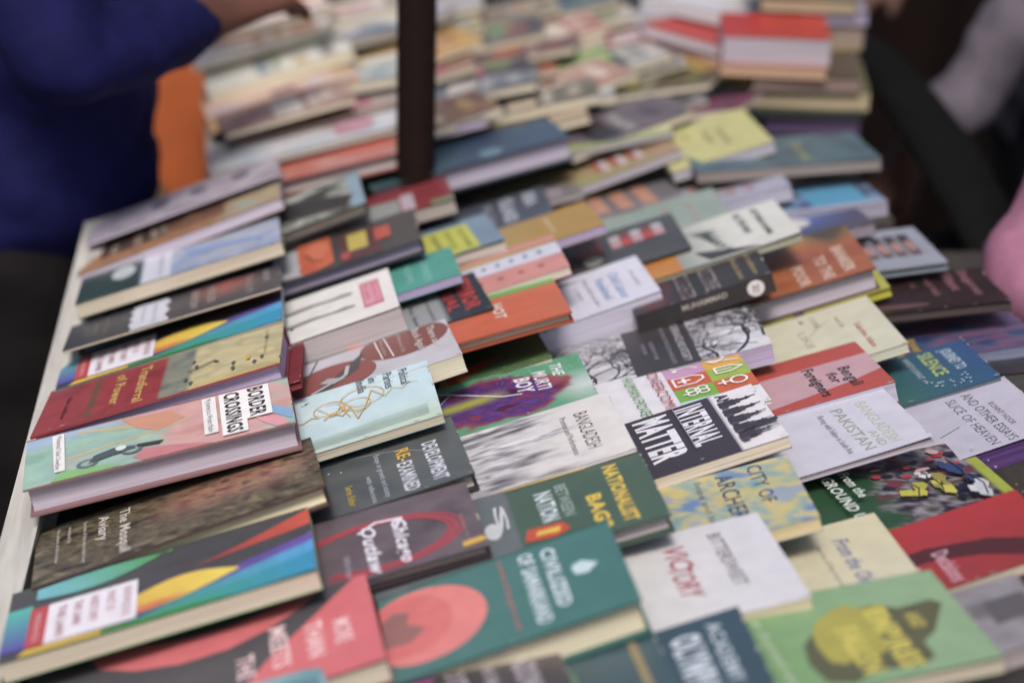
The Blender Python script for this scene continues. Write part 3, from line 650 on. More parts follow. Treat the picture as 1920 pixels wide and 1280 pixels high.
@art('silence', 'deep blue green book with pale title and flying birds', '#57606a', '#223a58')
def _(c):
    c.g(lambda u, v: mix('#2a5c52', '#2c4a7c', (v-.45)*1.8-u*.15)); c.t('JOURNEY TO',.10,.60,.875,.05,'#a9b9c4',.02); c.t('SILENCE',.07,.62,.775,.062,'#a5b45a',.02); c.t('MEMORIES OF A JOURNALIST',.08,.58,.705,.026,'#9fb2ba',.015)
    rnd = random.Random(2)
    for i in range(22):
        a, b = rnd.uniform(.64,.92), rnd.uniform(.70,.88); c.p([(a,b),(a+.015,b+.014),(a+.035,b+.004),(a+.018,b+.006)],'#b9c9d0')
@art('bluephoto', 'dark blue book with pink streak photograph and yellow lettering', '#6a6f88', '#2c3a5c')
def _(c):
    c.g(pat('#27355c', '#3c5478', '#7c4a66', '#2c4a70', '#4a3f66', s=3, su=2.5, seed=53, k=1.8), 24, 30); c.t('River',.45,.8,.42,.05,'#a9943a',.03); c.t('Tales',.5,.85,.33,.05,'#a9943a',.03); c.l([(.3,.3),(.2,.7),(.1,1)],.004,'#8a5468')
@art('danger', 'dark maroon book with dull rose lettering', '#3a3030', '#1d1618')
def _(c):
    c.g(solid('#2e2022', .2)); c.t('Dangerous',.05,.72,.88,.045,'#8a6068',.02); c.t('Silent',.1,.55,.79,.05,'#8a6068',.025); c.t('Shores',.05,.65,.69,.045,'#7a555c',.02); c.e(.85,.5,.06,.14,'#5f4548'); c.t('IN THE',.1,.4,.61,.03,'#7a555c')
@art('frame', 'pale grey blue framed book with a row of small portraits', '#3a3a3a', '#77808c')
def _(c):
    c.g(solid('#8c90a0', .05))
    for i in range(4): 
        c.r(.18,.66+.07*i,.74,.715+.07*i,'#5f5558'); c.e(.5,.69+.07*i,.14,.022,'#a07a76'); c.r(.22,.665+.07*i,.36,.71+.07*i,'#3a3840')
@art('moon', 'blue book with glowing pale moon', '#77707c', '#4a4656')
def _(c):
    c.g(lambda u, v: mix('#4a475c', '#4561a0', math.exp(-((u-.45)**2/.12+(v-.6)**2/.06))*1.3)); c.e(.5,.60,.2,.13,'#c4c2c4')
@art('sky', 'sky blue book with bright cyan panel', '#8d8a9c', '#8a8c9c')
def _(c):
    c.g(pat('#5f7fa8', '#3a3a4e', '#6f8fb4', '#3f4f78', s=2, seed=55)); c.r(.15,.62,.9,.92,'#4f8fb4'); c.e(.35,.5,.18,.08,'#a0b4c8'); c.r(.9,.3,1,1,'#9a9aae')
@art('tealdark', 'dark teal book with faint yellow lettering', '#7c7472', '#2f4048')
def _(c):
    c.g(pat('#3f545a', '#4c6874', '#3a4c56', s=3, seed=56)); c.t('Tide Lines',.2,.85,.6,.06,'#8a8a50',.02); c.t('a memoir',.3,.7,.45,.04,'#6f7a68')
@art('lavround', 'pale lavender book with pink title', '#9c99aa', '#8d8a9c')
def _(c):
    c.g(solid('#9c9cb0', .05)); c.t('CITY OF ROSES',.15,.85,.78,.05,'#a07088',.03); c.t('GARDEN',.2,.8,.68,.05,'#a5786c',.03); c.r(.2,.5,.85,.64,'#a8837c')
@art('yellow', 'pale yellow book with small dark lettering', '#a3a0b0', '#9a9a5c')
def _(c):
    c.g(solid('#aeaa70', .04)); c.t('Unpacking',.3,.75,.78,.04,'#6f6f50',.02); c.t('the days',.3,.6,.70,.04,'#6f6f50',.02); c.t('and so',.25,.42,.6,.03,'#8a8a64')
@art('beige', 'tan and lime book with red and white lettering', '#97919f', '#7a8050')
def _(c):
    c.g(lambda u, v: mix(mix('#9a9460', '#9c7f66', v*1.2), '#6fa044', max(0, u-.7)*3*(1-v)));
    for i in range(3): c.r(.25,.63+.09*i,.75,.66+.09*i,'#c4b9c4')
    for i in range(3): c.r(.3,.6+.09*i,.7,.625+.09*i,'#b04a48')
@art('palegreen', 'pale lime book behind the tan book', '#97919f', '#84905c')
def _(c): c.g(solid('#98a56c', .08))
@art('navy', 'thick navy hardback with blue gradient cover', '#9a93a4', '#2a3440')
def _(c):
    c.g(lambda u, v: mix(mix('#3c5c5c', '#2f3f5c', v*1.6), '#4a6078', max(0, v-.55)*1.2)); c.e(.8,.62,.15,.06,'#5f7f90')
def plain(key, label, *cols, pc=CREAM, ec=None, s=2.5):
    def fn(c):
        rr = random.Random(key); c.g(pat(*[mix(q0, '#e6e2dc', .2 if key[:2] in ('fl', 'fm') else 0) for q0 in cols], s=s, seed=len(key)+ord(key[-1]), k=1.7), 14, 20)
        v = rr.uniform(.35, .5); q = ['#c9c4c0', '#3a363a', '#a8563f', '#c0a04c', '#4f6f8c', '#d2cfd4', '#6f4438', '#7f9a62', '#b9708a']
        for i in range(rr.randint(2, 4)):
            w = rr.uniform(.05, .2); c.r(rr.uniform(.05, .35), v, rr.uniform(.6, .95), min(.98, v+w), mix(rr.choice(q), cols[0], .35)); v += w+rr.uniform(.02, .1)
            if v > .9: break
        c.e(rr.uniform(.3, .7), rr.uniform(.5, .9), .2, .08, mix(rr.choice(q), cols[1], .3), rr.uniform(0, 90), 14)
    ART[key] = (label, pc, ec or cols[0], ec or cols[0], fn)
plain('far_tan','tan patterned book behind the thick navy hardback','#a98a66','#b8a080','#9a8f80','#c2a77c',s=5)
plain('far_greyblue','grey blue book behind the tan patterned book','#8f99a3','#a5a9b5','#77838d')
plain('far_pur','thick dark purple book near the pole','#4a4148','#3b343a','#6a5a5c',pc='#5a4258')
plain('far_orange','small brick orange book on the far rows','#a8583c','#b5654a','#94502f')
plain('far_green','bright green book on the far rows','#7a9f5c','#88a868','#6f8f58')
plain('far_night','midnight blue book right of the pole','#3a3b4c','#5c5a66','#32343f',pc='#9a90a4')
plain('far_yel','straw yellow book right of the pole, far end','#b5a05c','#c4b27c','#b09a80')
plain('far_grey','dark grey book with mauve tinge on the far rows','#6a6268','#5c575c','#8d8288')
plain('fl_blue','white grey book with blue streak on the second table','#9a8f90','#c8ccd6','#8fa8c0','#c4c0c2',pc='#a9a49c')
plain('fl_orange','book with orange tinged page block on the second table','#c49aa8','#d6ab7c','#b59aa8',pc='#d2ae86')
plain('fl_white','off white book on the second table left edge','#dcdccf','#e2e1d8','#cccdc0',pc='#c3bda9')
plain('fl_yellow','white and pale yellow book beneath the hand','#e0ddb8','#dcd8e0','#e2dfc0',pc='#b9b8b0')
plain('fl_top','pale book at the far left corner of the second table','#d8d4de','#dfdbdb','#cdc8c4')
plain('fm_grey','greenish white book left of the pole','#c4c7bb','#cfcdc5','#b5b8ad')
plain('fm_mauve','mauve brown book left of the pole base','#8f7670','#a08a80','#6c5c66',pc='#9a8a84')
plain('fm_white','bright white lilac book left of the pole top','#dcdae8','#d8d6d0','#cacac6')
plain('fm_cream','cream book left of the pole top, far end','#ccc4b6','#c0b8ae','#d6ceba')
plain('fn_beige','terracotta beige book right of the pole','#a0685a','#a98a78','#8f5f50')
plain('fn_silver','silver grey book right of the pole','#a4a4a8','#bab8b0','#8c9096')
plain('fo_cream','cream book in the far middle','#bfb0a0','#cabdac','#b09c90')
plain('fo_rose','dusty rose book in the far middle','#a05a58','#a87c74','#8f5050')
plain('fo_beige2','beige grey book in the far middle','#bab0a6','#c6bcb0','#a89e96')
plain('fo_top','sand coloured book at the far edge','#b0a284','#a4988c','#9a9080')
plain('fo_navytop','grey blue book at the far edge','#5a6472','#6f7884','#4b5462')
plain('fp_greywhite','grey and white speckled book near the stack','#8a8a8a','#a9a9a9','#55584f',s=5)
plain('fp_dark','charcoal and olive mottled book near the pale yellow book','#4a4448','#6a6468','#3a3a34','#8a8490',s=5)
plain('fp_maroon','dark maroon book with yellow edge near the stack','#4a2c38','#5a3040','#8a2f60','#33282c',ec='#8f8430')
plain('fp_greydark','smoky grey mauve book beyond the pale lime book','#5c575c','#6f6a70','#4c484c')
plain('fq_red','red and white book left of the stack','#a03a38','#b5a8a8','#8f3032')
plain('fq_white','blue and white book left of the stack','#3f5578','#a9aab0','#b9b9bd')
plain('fq_topl','white book right of the pole top','#b4b4bc','#a8a8b0','#b9b0a8')
plain('tealbottom','pale turquoise book at the bottom edge','#6fa5ae','#8fb9c2','#5f98a4')
plain('greyright','grey book with worn corner at the lower right edge','#7d767c','#8f8a92','#6a646a',pc='#8a8284',s=4)
plain('orangecorner','small orange brown book beneath the white lettered book','#b0702c','#a0642a','#8f5a2a')
@art('quest', 'black book with pale lettering at the right edge', '#3a3a3a', '#1f1f20')
def _(c): c.g(solid('#28282a', .1)); c.t('QUEST OF',.3,.95,.42,.05,'#7a7a7c'); c.t('THE NILE',.3,.95,.52,.05,'#6a6a6c')
@art('darkright', 'black and gold book beneath the dark green book at the right edge', '#3a3a30', '#1f1d18')
def _(c): c.g(pat('#1c1a18', '#2c281c', '#4a3f1c', s=5, seed=60))
POSE={
'coral':(-0.0825,1.3672,0.0364,0.1746,0.0993,0.2690,0.1523,0.2700,0.016,'p'),
'rainbow':(-0.1418,1.4741,0.0471,0.1483,0.1616,0.2647,0.1490,0.2489,0.015,'p'),
'assyria':(-0.1499,1.6267,0.0397,0.1768,0.1910,0.3026,0.1456,0.2511,0.018,'h'),
'border':(-0.1843,1.7319,0.0448,0.1743,0.0541,0.2163,0.1025,0.2392,0.027,'h'),
'transfer':(-0.2086,1.8315,0.0546,0.0827,0.1716,0.3002,0.1513,0.2348,0.024,'h'),
'rainbow2':(-0.2225,1.9830,0.0308,0.1171,0.1465,0.3032,0.1489,0.2298,0.010,'p'),
'torn':(-0.2296,2.0441,0.0400,0.1240,0.2164,0.2812,0.1222,0.2245,0.003,'p'),
'olivewhite':(-0.2427,2.1641,0.0400,0.1311,0.1753,0.2931,0.1538,0.2230,0.015,'p'),
'ochremap':(-0.2564,2.2890,0.0400,0.1254,0.1528,0.3620,0.1582,0.2368,0.012,'p'),
'lilac':(-0.2657,2.3741,0.0400,0.1540,0.1750,0.3381,0.1199,0.2307,0.004,'p'),
'samark':(0.0991,1.4038,0.0726,0.1508,0.0756,0.3173,0.1361,0.1901,0.030,'h'),
'capone':(-0.0130,1.5337,0.0410,0.1791,0.0860,0.2400,0.1278,0.2150,0.011,'h'),
'develop':(-0.0279,1.6631,0.0366,0.1818,0.1037,0.2846,0.1387,0.2150,0.016,'h'),
'polit':(-0.0587,1.7633,0.0413,0.1751,-0.0144,0.2864,0.1107,0.2150,0.009,'p'),
'there':(-0.0451,1.8667,0.0528,0.1647,0.1576,0.3011,0.1284,0.2150,0.018,'p'),
'shorts':(-0.1093,1.9976,0.0400,0.1545,0.0941,0.3157,0.1343,0.2150,0.023,'p'),
'tealgreen':(-0.0528,2.0726,0.0469,0.1124,0.1801,0.3061,0.1384,0.2600,0.009,'p'),
'faces':(-0.0970,2.1690,0.0449,0.1188,0.1352,0.3119,0.1392,0.2150,0.015,'h'),
'rocky':(-0.1633,2.2861,0.0400,0.1440,0.1071,0.3490,0.1398,0.2150,0.013,'h'),
'redband':(-0.1323,2.4572,0.0400,0.0748,0.1241,0.2536,0.1396,0.2150,0.019,'h'),
'darkpur':(0.0525,1.3090,0.0520,0.1220,0.2638,0.1624,0.1362,0.2150,0.012,'p'),
'nation':(0.1280,1.5433,0.0676,0.1395,0.0985,0.2690,0.1324,0.2400,0.016,'h'),
'crowd':(0.1065,1.6744,0.0580,0.1538,0.0764,0.2853,0.1328,0.2150,0.003,'p'),
'murti':(0.0825,1.8083,0.0364,0.1539,0.0919,0.2367,0.1331,0.2150,0.003,'p'),
'greentri':(0.0386,1.9310,0.0222,0.1121,0.2129,0.3086,0.1376,0.2150,0.009,'p'),
'orange':(0.0554,1.9368,0.0680,0.1239,0.1575,0.2634,0.1375,0.2150,0.011,'h'),
'terri':(-0.0189,2.0004,0.0427,0.1666,0.1440,0.2875,0.1390,0.2150,0.016,'h'),
'pink':(0.0556,2.0724,0.0588,0.1182,0.1451,0.3081,0.1388,0.1650,0.009,'p'),
'bluelabel':(-0.0093,2.1978,0.0331,0.1830,0.1426,0.2618,0.1393,0.2150,0.009,'p'),
'allah':(0.0414,2.3087,0.0283,0.0808,0.1567,0.3111,0.1388,0.2150,0.007,'p'),
'redgrey':(-0.0672,2.3123,0.0351,0.1146,0.1543,0.2674,0.1390,0.2150,0.014,'p'),
'greenblob':(0.1271,1.2938,0.0554,0.1495,0.1265,0.2770,0.1389,0.2150,0.012,'p'),
'olympi':(0.1884,1.3070,0.0646,0.1297,0.0953,0.2924,0.1255,0.2150,0.014,'p'),
'bitter':(0.2286,1.4477,0.0533,0.1941,0.0466,0.1892,0.1444,0.2150,0.021,'p'),
'archer':(0.2474,1.5618,0.0589,0.0874,0.1123,0.2689,0.1395,0.2150,0.012,'p'),
'matter':(0.2375,1.7077,0.0575,0.1642,0.0869,0.2870,0.1280,0.2150,0.012,'p'),
'overcome':(0.2344,1.8176,0.0385,0.1627,0.0794,0.2202,0.1337,0.2150,0.004,'p'),
'govern':(0.2463,1.9383,0.0403,0.0847,0.1058,0.2561,0.1331,0.2400,0.020,'p'),
'child':(0.1487,2.0744,0.0326,0.1704,0.0800,0.3135,0.1244,0.1900,0.032,'p'),
'stripes':(0.1848,2.1807,0.0403,0.0946,0.1105,0.3052,0.1395,0.2150,0.016,'h'),
'ochre':(0.0939,2.1901,0.0591,0.1441,0.1818,0.3041,0.1384,0.2150,0.010,'p'),
'woman':(0.0766,2.4031,0.0150,0.0505,0.2240,0.2528,0.1385,0.2150,0.006,'p'),
'tealrow':(0.1950,2.3957,0.0150,0.1586,0.1625,0.1986,0.1396,0.2150,0.009,'p'),
'atlas':(0.3523,1.3490,0.0638,0.1967,0.0711,0.1211,0.1465,0.2150,0.010,'p'),
'oldcream':(0.3182,1.5064,0.0437,0.1282,0.1314,0.2363,0.1261,0.2150,0.007,'p'),
'ground':(0.4302,1.6489,0.0334,0.2201,0.1111,0.1344,0.1435,0.2500,0.008,'p'),
'pakistan':(0.3642,1.7251,0.0492,0.1883,0.0980,0.2426,0.1334,0.2150,0.004,'p'),
'dengali':(0.3505,1.8539,0.0433,0.1470,0.1365,0.2526,0.1305,0.2150,0.020,'p'),
'life':(0.3769,1.9515,0.0395,0.1438,0.0779,0.2894,0.1405,0.2000,0.010,'p'),
'banker':(0.3662,2.1058,0.0535,0.0938,0.0597,0.3035,0.1408,0.2150,0.026,'h'),
'sensi':(0.2558,2.0625,0.0616,0.0953,0.0795,0.3186,0.1301,0.1420,0.020,'p'),
'article':(0.2945,2.1436,0.0719,0.1161,0.0937,0.3036,0.1398,0.2150,0.007,'p'),
'sage':(0.2349,2.2626,0.0444,0.0922,0.1263,0.2849,0.1393,0.2150,0.007,'p'),
'redend':(0.4362,1.5168,0.0625,0.1512,0.1118,0.2940,0.1231,0.2150,0.009,'p'),
'slice':(0.4855,1.7666,0.0442,0.2065,0.0889,0.2697,0.1325,0.2150,0.018,'p'),
'silence':(0.4541,1.8871,0.0361,0.1137,0.1425,0.2912,0.1264,0.2150,0.007,'p'),
'bluephoto':(0.5272,2.0188,0.0150,0.1194,0.1606,0.1380,0.1389,0.2150,0.012,'p'),
'danger':(0.5007,2.0739,0.0323,0.0574,0.1284,0.1129,0.1391,0.2150,0.008,'p'),
'frame':(0.4514,2.1704,0.0366,0.0978,0.1136,0.1265,0.1398,0.2150,0.009,'h'),
'moon':(0.3882,2.2660,0.0394,0.0747,0.1791,0.1941,0.1382,0.2150,0.012,'p'),
'sky':(0.4173,2.3644,0.0294,0.1226,0.1301,0.1169,0.1393,0.2150,0.016,'p'),
'tealdark':(0.4197,2.4476,0.0500,0.1039,0.0993,0.0672,0.1400,0.2150,0.013,'p'),
'lavround':(0.3090,2.3775,0.0400,0.0671,0.1415,0.2639,0.1385,0.2150,0.016,'p'),
'yellow':(0.2992,2.4839,0.0550,0.1898,0.0313,0.2646,0.1412,0.1250,0.013,'p'),
'beige':(0.1926,2.4923,0.0400,0.1947,0.1646,0.3280,0.1386,0.2400,0.010,'p'),
'palegreen':(0.1871,2.5552,0.0400,0.1266,0.1600,0.1871,0.1396,0.2150,0.006,'p'),
'navy':(0.0600,2.4832,0.0550,0.1807,0.1584,0.2376,0.1394,0.2400,0.028,'h'),
'far_tan':(0.0863,2.6043,0.0400,0.0748,0.1231,0.2569,0.1396,0.2150,0.008,'p'),
'far_greyblue':(0.1211,2.6902,0.0400,0.0376,0.1148,0.1927,0.1399,0.2150,0.010,'p'),
'far_pur':(0.0175,2.7694,0.0400,0.0785,0.0653,0.2533,0.1408,0.2150,0.020,'p'),
'far_orange':(0.0502,2.7910,0.0400,0.1053,0.1510,0.2263,0.1394,0.2150,0.006,'p'),
'far_green':(0.1279,2.8055,0.0400,0.1422,0.0793,0.2193,0.1408,0.2150,0.005,'p'),
'far_night':(-0.0389,2.5841,0.0400,0.1264,0.1600,0.2457,0.1392,0.2150,0.010,'p'),
'far_yel':(-0.0519,2.9711,0.0400,0.0829,0.1097,0.3071,0.1398,0.2150,0.009,'p'),
'far_grey':(0.0349,2.9618,0.0400,0.0758,0.0775,0.2331,0.1405,0.2150,0.009,'p'),
'fl_blue':(-0.1342,2.5493,0.0400,0.1772,0.1144,0.2176,0.1400,0.2400,0.006,'p'),
'fl_orange':(-0.2028,2.7293,0.0400,0.1990,0.1622,0.2396,0.1386,0.2000,0.018,'p'),
'fl_white':(-0.2208,2.8549,0.0400,0.1953,0.1231,0.2780,0.1393,0.2000,0.014,'p'),
'fl_yellow':(-0.2531,2.9521,0.0400,0.1710,0.1387,0.2570,0.1391,0.2000,0.007,'p'),
'fl_top':(-0.2686,3.0602,0.0400,0.1931,0.1320,0.2358,0.1394,0.2000,0.008,'p'),
'fm_grey':(-0.1443,2.7757,0.0400,0.1285,0.1194,0.2465,0.1395,0.2150,0.007,'p'),
'fm_mauve':(-0.1405,2.6422,0.0400,0.1257,0.1557,0.2404,0.1384,0.2150,0.005,'p'),
'fm_white':(-0.1575,2.9495,0.0400,0.1048,0.0849,0.2369,0.1409,0.2150,0.008,'p'),
'fm_cream':(-0.1680,3.0692,0.0400,0.1062,0.0943,0.2285,0.1405,0.2150,0.008,'p'),
'fn_beige':(-0.0579,2.7989,0.0400,0.0865,0.1142,0.2960,0.1395,0.2150,0.008,'p'),
'fn_silver':(-0.0387,2.6707,0.0400,0.0696,0.1480,0.2567,0.1385,0.2150,0.008,'p'),
'fo_cream':(0.1149,2.9311,0.0400,0.0576,0.0962,0.2851,0.1401,0.2150,0.006,'p'),
'fo_rose':(0.1680,2.9297,0.0400,0.0305,0.1193,0.2359,0.1395,0.2150,0.005,'p'),
'fo_beige2':(0.1592,3.0382,0.0400,0.0205,0.1161,0.2324,0.1396,0.2150,0.006,'p'),
'fo_top':(0.0540,3.0880,0.0400,0.0437,0.1209,0.2432,0.1395,0.2150,0.008,'p'),
'fo_navytop':(0.1419,3.1314,0.0400,0.0413,0.1357,0.2184,0.1393,0.2150,0.008,'p'),
'fp_greywhite':(0.2202,2.8354,0.0400,0.1438,0.0948,0.2580,0.1405,0.2150,0.004,'p'),
'fp_dark':(0.2375,2.6810,0.0400,0.1228,0.0792,0.2466,0.1414,0.2150,0.004,'p'),
'fp_greydark':(0.1983,2.6465,0.0400,0.1013,0.1265,0.1997,0.1398,0.2150,0.004,'p'),
'fq_red':(0.2840,2.9949,0.0400,0.0439,0.1258,0.2024,0.1397,0.2150,0.008,'p'),
'fq_white':(0.2944,3.0817,0.0400,0.1296,0.0827,0.2071,0.1416,0.2150,0.008,'p'),
'fq_topl':(-0.0554,3.0965,0.0400,0.0517,0.0939,0.2583,0.1404,0.2150,0.008,'p'),
'tealbottom':(-0.1064,1.2565,0.0616,0.1994,0.2987,0.2110,0.1352,0.2150,0.020,'p'),
'greyright':(0.3926,1.3586,0.0786,0.0288,0.1906,0.3425,0.1354,0.2150,0.012,'p'),
'orangecorner':(0.2193,2.1990,0.0336,0.0264,0.1771,0.2749,0.1385,0.2150,0.012,'p'),
'quest':(0.5576,1.9402,0.0242,-0.0243,0.2334,0.1298,0.1387,0.2150,0.020,'p')}
# ---------------- books ----------------
def make_book(key, q, t, kind, info, group):
    label, pc, ec, sp, fn = info
    P, X, Y, n = frame(q); W, L = q[6], q[7]
    root_p = P - X*W - Y*L - n*t          # spine-foot corner, underside
    base = root_p + X*W*.5 + Y*L*.5
    M = Matrix((X, Y, n)).transposed().to_4x4(); M.translation = base
    root = empty('book', M); tag(root, label, 'book', group)
    c = Cov(W, L, t); c.kv = .215/L if key in ('sensi', 'yellow', 'pink') else 1; random.seed(len(key)*31+ord(key[0])); fn(c)
    rs = random.Random(key)
    pressed = 'overcome govern dengali silence murti greentri nation archer oldcream ground bitter sensi life stripes tealgreen bluephoto sage crowd redend rainbow2 transfer matter develop there assyria pink tealrow ochre torn allah woman polit'.split()
    warp = None if kind == 'h' or key in pressed else (rs.uniform(.0, .004), rs.uniform(.0, .007), rs.uniform(.0, .0008), rs.uniform(0, 6))
    cv = finish_cover(c, 'cover', root, W, L, t, kind, warp, ec, sp)
    hz = .004 if kind == 'h' else 0
    pg = pages(root, W-hz, L, t, kind, pc, rs.uniform(0, 50))
    off = Matrix.Translation((-W/2, -L/2, 0)); cv.matrix_local = off; pg.matrix_local = off
    if key == 'sensi':      # its spine faces the shopper
        k = Cov(L, t, 0); k.r(0, 0, 1, 1, '#2b2628'); k.t('MUHAMMAD', .33, .66, .50, .30, '#a89d98', .01);
        k.e(.865, .5, .062, .42, '#c5bfc2'); k.l([(.845,.3),(.85,.7),(.862,.45),(.885,.68),(.88,.3),(.855,.35)], .0008, '#57504f')
        me = bpy.data.meshes.new('spine_panel'); bm = bmesh.new(); cl = bm.loops.layers.float_color.new('Col')
        for pts, cols in k.F:
            f = bm.faces.new([bm.verts.new((W+.0006+p[2], p[0], p[1])) for p in pts])
            for lp, cc in zip(f.loops, cols): lp[cl] = (*soft(cc), 1)
        bm.to_mesh(me); bm.free(); me.materials.append(MC); link('spine_panel', me, root).matrix_local = off
    return root
def under(key, src, t, dx, dy, info):
    v = POSE[src]; P, X, Y, n = frame(v[:8]); q = P-n*(v[8]+.0012)+X*dx+Y*dy
    make_book(key, (*q, *v[3:8]), t, 'p', info, 'books laid out in overlapping rows on the market table')
for key, v in POSE.items():
    if key not in ART: continue
    make_book(key, v[:8], v[8], v[9], ART[key], 'books laid out in overlapping rows on the market table')
mk = lambda col: (lambda c: c.g(solid(col, .1), 6, 8))
under('ulime', 'banker', .006, .004, .009, ('thin lime green book beneath the rust orange hardback', '#a9a23c', '#9a9a2c', '#9a9a2c', mk('#9fa038')))
under('uolive', 'child', .010, .003, .010, ('book with olive edge beneath the small white book with blue title', '#b3b0c0', '#8a842f', '#8a842f', mk('#8f8a38')))
under('unavy', 'terri', .006, .004, .004, ('thin dark navy book beneath the red lettered navy hardback', '#2a333c', '#20303a', '#20303a', mk('#22303a')))
under('umaroon', 'transfer', .005, -.006, .012, ('maroon board book directly beneath the thick red and cream hardback', '#6d2228', '#7c2830', '#7c2830', mk('#7a262e')))
# upright stack of books at the back right
def stack(items, y, yaw, group):
    for i, (z0, z1, x0, x1, dep, pc, cc, lab) in enumerate(items):
        L = x1-x0; a = math.radians(yaw+(i*37 % 5-2)*.8)
        q = (x1, y+.09*(x1-.35)-(.004*(i % 3)), z1, a, 0, 0, dep, L)
        make_book('st%d%s' % (i, lab[:3]), q, z1-z0, 'p', (lab, pc, cc, cc, lambda c, cc=cc: c.g(solid(cc, .15), 6, 8)), group)
G1, G2 = 'books in the front pile at the back right', 'books in the rear pile at the back right'
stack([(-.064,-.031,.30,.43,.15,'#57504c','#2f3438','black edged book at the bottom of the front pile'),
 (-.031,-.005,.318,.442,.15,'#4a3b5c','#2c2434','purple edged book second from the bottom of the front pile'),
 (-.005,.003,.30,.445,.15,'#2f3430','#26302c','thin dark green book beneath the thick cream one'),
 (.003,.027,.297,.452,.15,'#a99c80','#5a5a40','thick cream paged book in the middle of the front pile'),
 (.028,.046,.300,.438,.14,'#83706c','#4c4238','brown pink paged book above the thick cream one'),
 (.047,.061,.256,.392,.14,'#b3967f','#a3602f','orange edged book directly beneath the red one'),
 (.062,.097,.258,.396,.115,'#aaa2ae','#a32a25','thick white paged book with red cover on top of the front pile')], 2.76, -2, G1)
stack([(-.06,-.01,.32,.45,.14,'#8f8578','#4a4238','cream paged book at the bottom of the rear pile'),
 (-.009,.03,.33,.445,.14,'#7c706a','#6a5a3c','greyish paged book low in the rear pile'),
 (.031,.05,.34,.45,.14,'#6a5f58','#7c7030','olive topped book in the rear pile'),
 (.051,.084,.35,.455,.14,'#8f8078','#a3702c','brown paged book with orange cover in the rear pile'),
 (.085,.100,.37,.458,.14,'#9a92a8','#8f889a','lavender paged book in the rear pile'),
 (.101,.116,.315,.440,.14,'#a3957c','#5a4f48','cream paged book above the lavender one of the rear pile'),
 (.117,.128,.30,.435,.14,'#a89a84','#6f5a58','narrow cream paged book near the top of the rear pile'),
 (.129,.150,.31,.43,.14,'#8f8070','#6a4a48','brown covered book high in the rear pile'),
 (.151,.170,.31,.44,.14,'#a89f90','#3a4a5c','topmost book of the rear pile with dark blue cover')], 2.875, -2, G2)
def fan(key, x, y, z, yaw, W, L, t, pc, cc, lab):
    make_book(key, (x, y, z+t, math.radians(yaw), .05, -.04, W, L), t, 'p', (lab, pc, cc, cc, lambda c: (c.g(solid(cc, .2), 6, 8), c.t('READER', .3, .8, .5, .1, '#c9b9a8', .03))), G1)
fan('fa', .335, 2.775, .0, -38, .13, .20, .012, '#8f9080', '#2f4a40', 'dark green book fanned out low at the left of the front pile')
fan('fb', .325, 2.785, .014, -44, .13, .20, .012, '#b9a56a', '#c78a2c', 'yellow orange book fanned out at the left of the front pile')
fan('fc', .330, 2.80, .028, -41, .13, .20, .010, '#bdb4b0', '#b0402c', 'orange red book fanned out above the yellow orange one')
fan('fd', .325, 2.81, .042, -36, .14, .20, .013, '#b9b2bc', '#a5302a', 'glossy red book fanned out left of the thick red one')
fan('fe', .345, 2.90, .058, -30, .13, .21, .016, '#b9b9c0', '#b9bac4', 'white and blue book sliding off the rear pile')
# small books tossed on top of the far rows
LOOSE = [(-.02,2.60,12,'#5a3040','#c0a04c','wine red pocket book lying loose right of the pole'), (.10,2.66,-6,'#3a3f38','#c9b7a0','charcoal pocket book lying askew beyond the thick navy hardback'),
 (.21,2.60,16,'#6a5f66','#2e2a30','mauve grey pocket book askew near the pale lime book'), (.24,2.72,-22,'#3c2430','#8a8a2c','plum and olive pocket book turned sideways near the fanned books'),
 (.15,2.76,20,'#8f5a48','#e0d8cc','clay coloured pocket book lying loose in the far middle'), (.02,2.70,-10,'#46566a','#c9c4c0','slate blue pocket book lying loose near the dark purple book'),
 (-.05,2.88,14,'#d0a850','#b5653c','yellow ochre pocket book lying loose high beside the pole'), (.07,2.86,-14,'#5c5058','#a8583c','dark mauve pocket book in the far middle turned left'),
 (.20,2.84,10,'#b9b4b0','#3a4a3c','white and moss pocket book near the red and white book'), (-.20,2.62,6,'#8d5f58','#d2cfc4','brick pink pocket book lying loose on the second table'),
 (-.14,2.72,-12,'#7a8f9c','#e0dcd4','pale steel blue pocket book left of the pole'), (.27,2.62,-28,'#7a2f5c','#2c3a2c','magenta and dark green pocket book beside the front pile'),
 (.12,2.97,8,'#a05048','#cabdac','faded red pocket book at the far edge'), (-.10,2.99,-8,'#b9b0c0','#8f7f60','lilac pocket book at the far edge left of the pole')]
for i, (x, y, yw, c1, c2, lab) in enumerate(LOOSE):
    rr = random.Random(i+5)
    def fn(c, c1=c1, c2=c2, rr=rr):
        c.g(pat(c1, mix(c1, c2, .35), c1, s=3, seed=rr.randint(1, 50), k=1.6), 12, 16); v = rr.uniform(.1, .5)
        c.r(.12, v, .88, v+.22, c2); c.t('TALES', .15, .85, v+.28, .07, mix(c2, '#d8d4d0', .5), .04); c.e(.5, .82, .25, .06, mix(c1, c2, .6))
    make_book('loose%d' % i, (x, y, .050, math.radians(8+yw), .10, .235, .11, .165), rr.uniform(.006, .012), 'p', (lab, CREAM, c1, c1, fn), 'pocket books lying loose on the far rows')
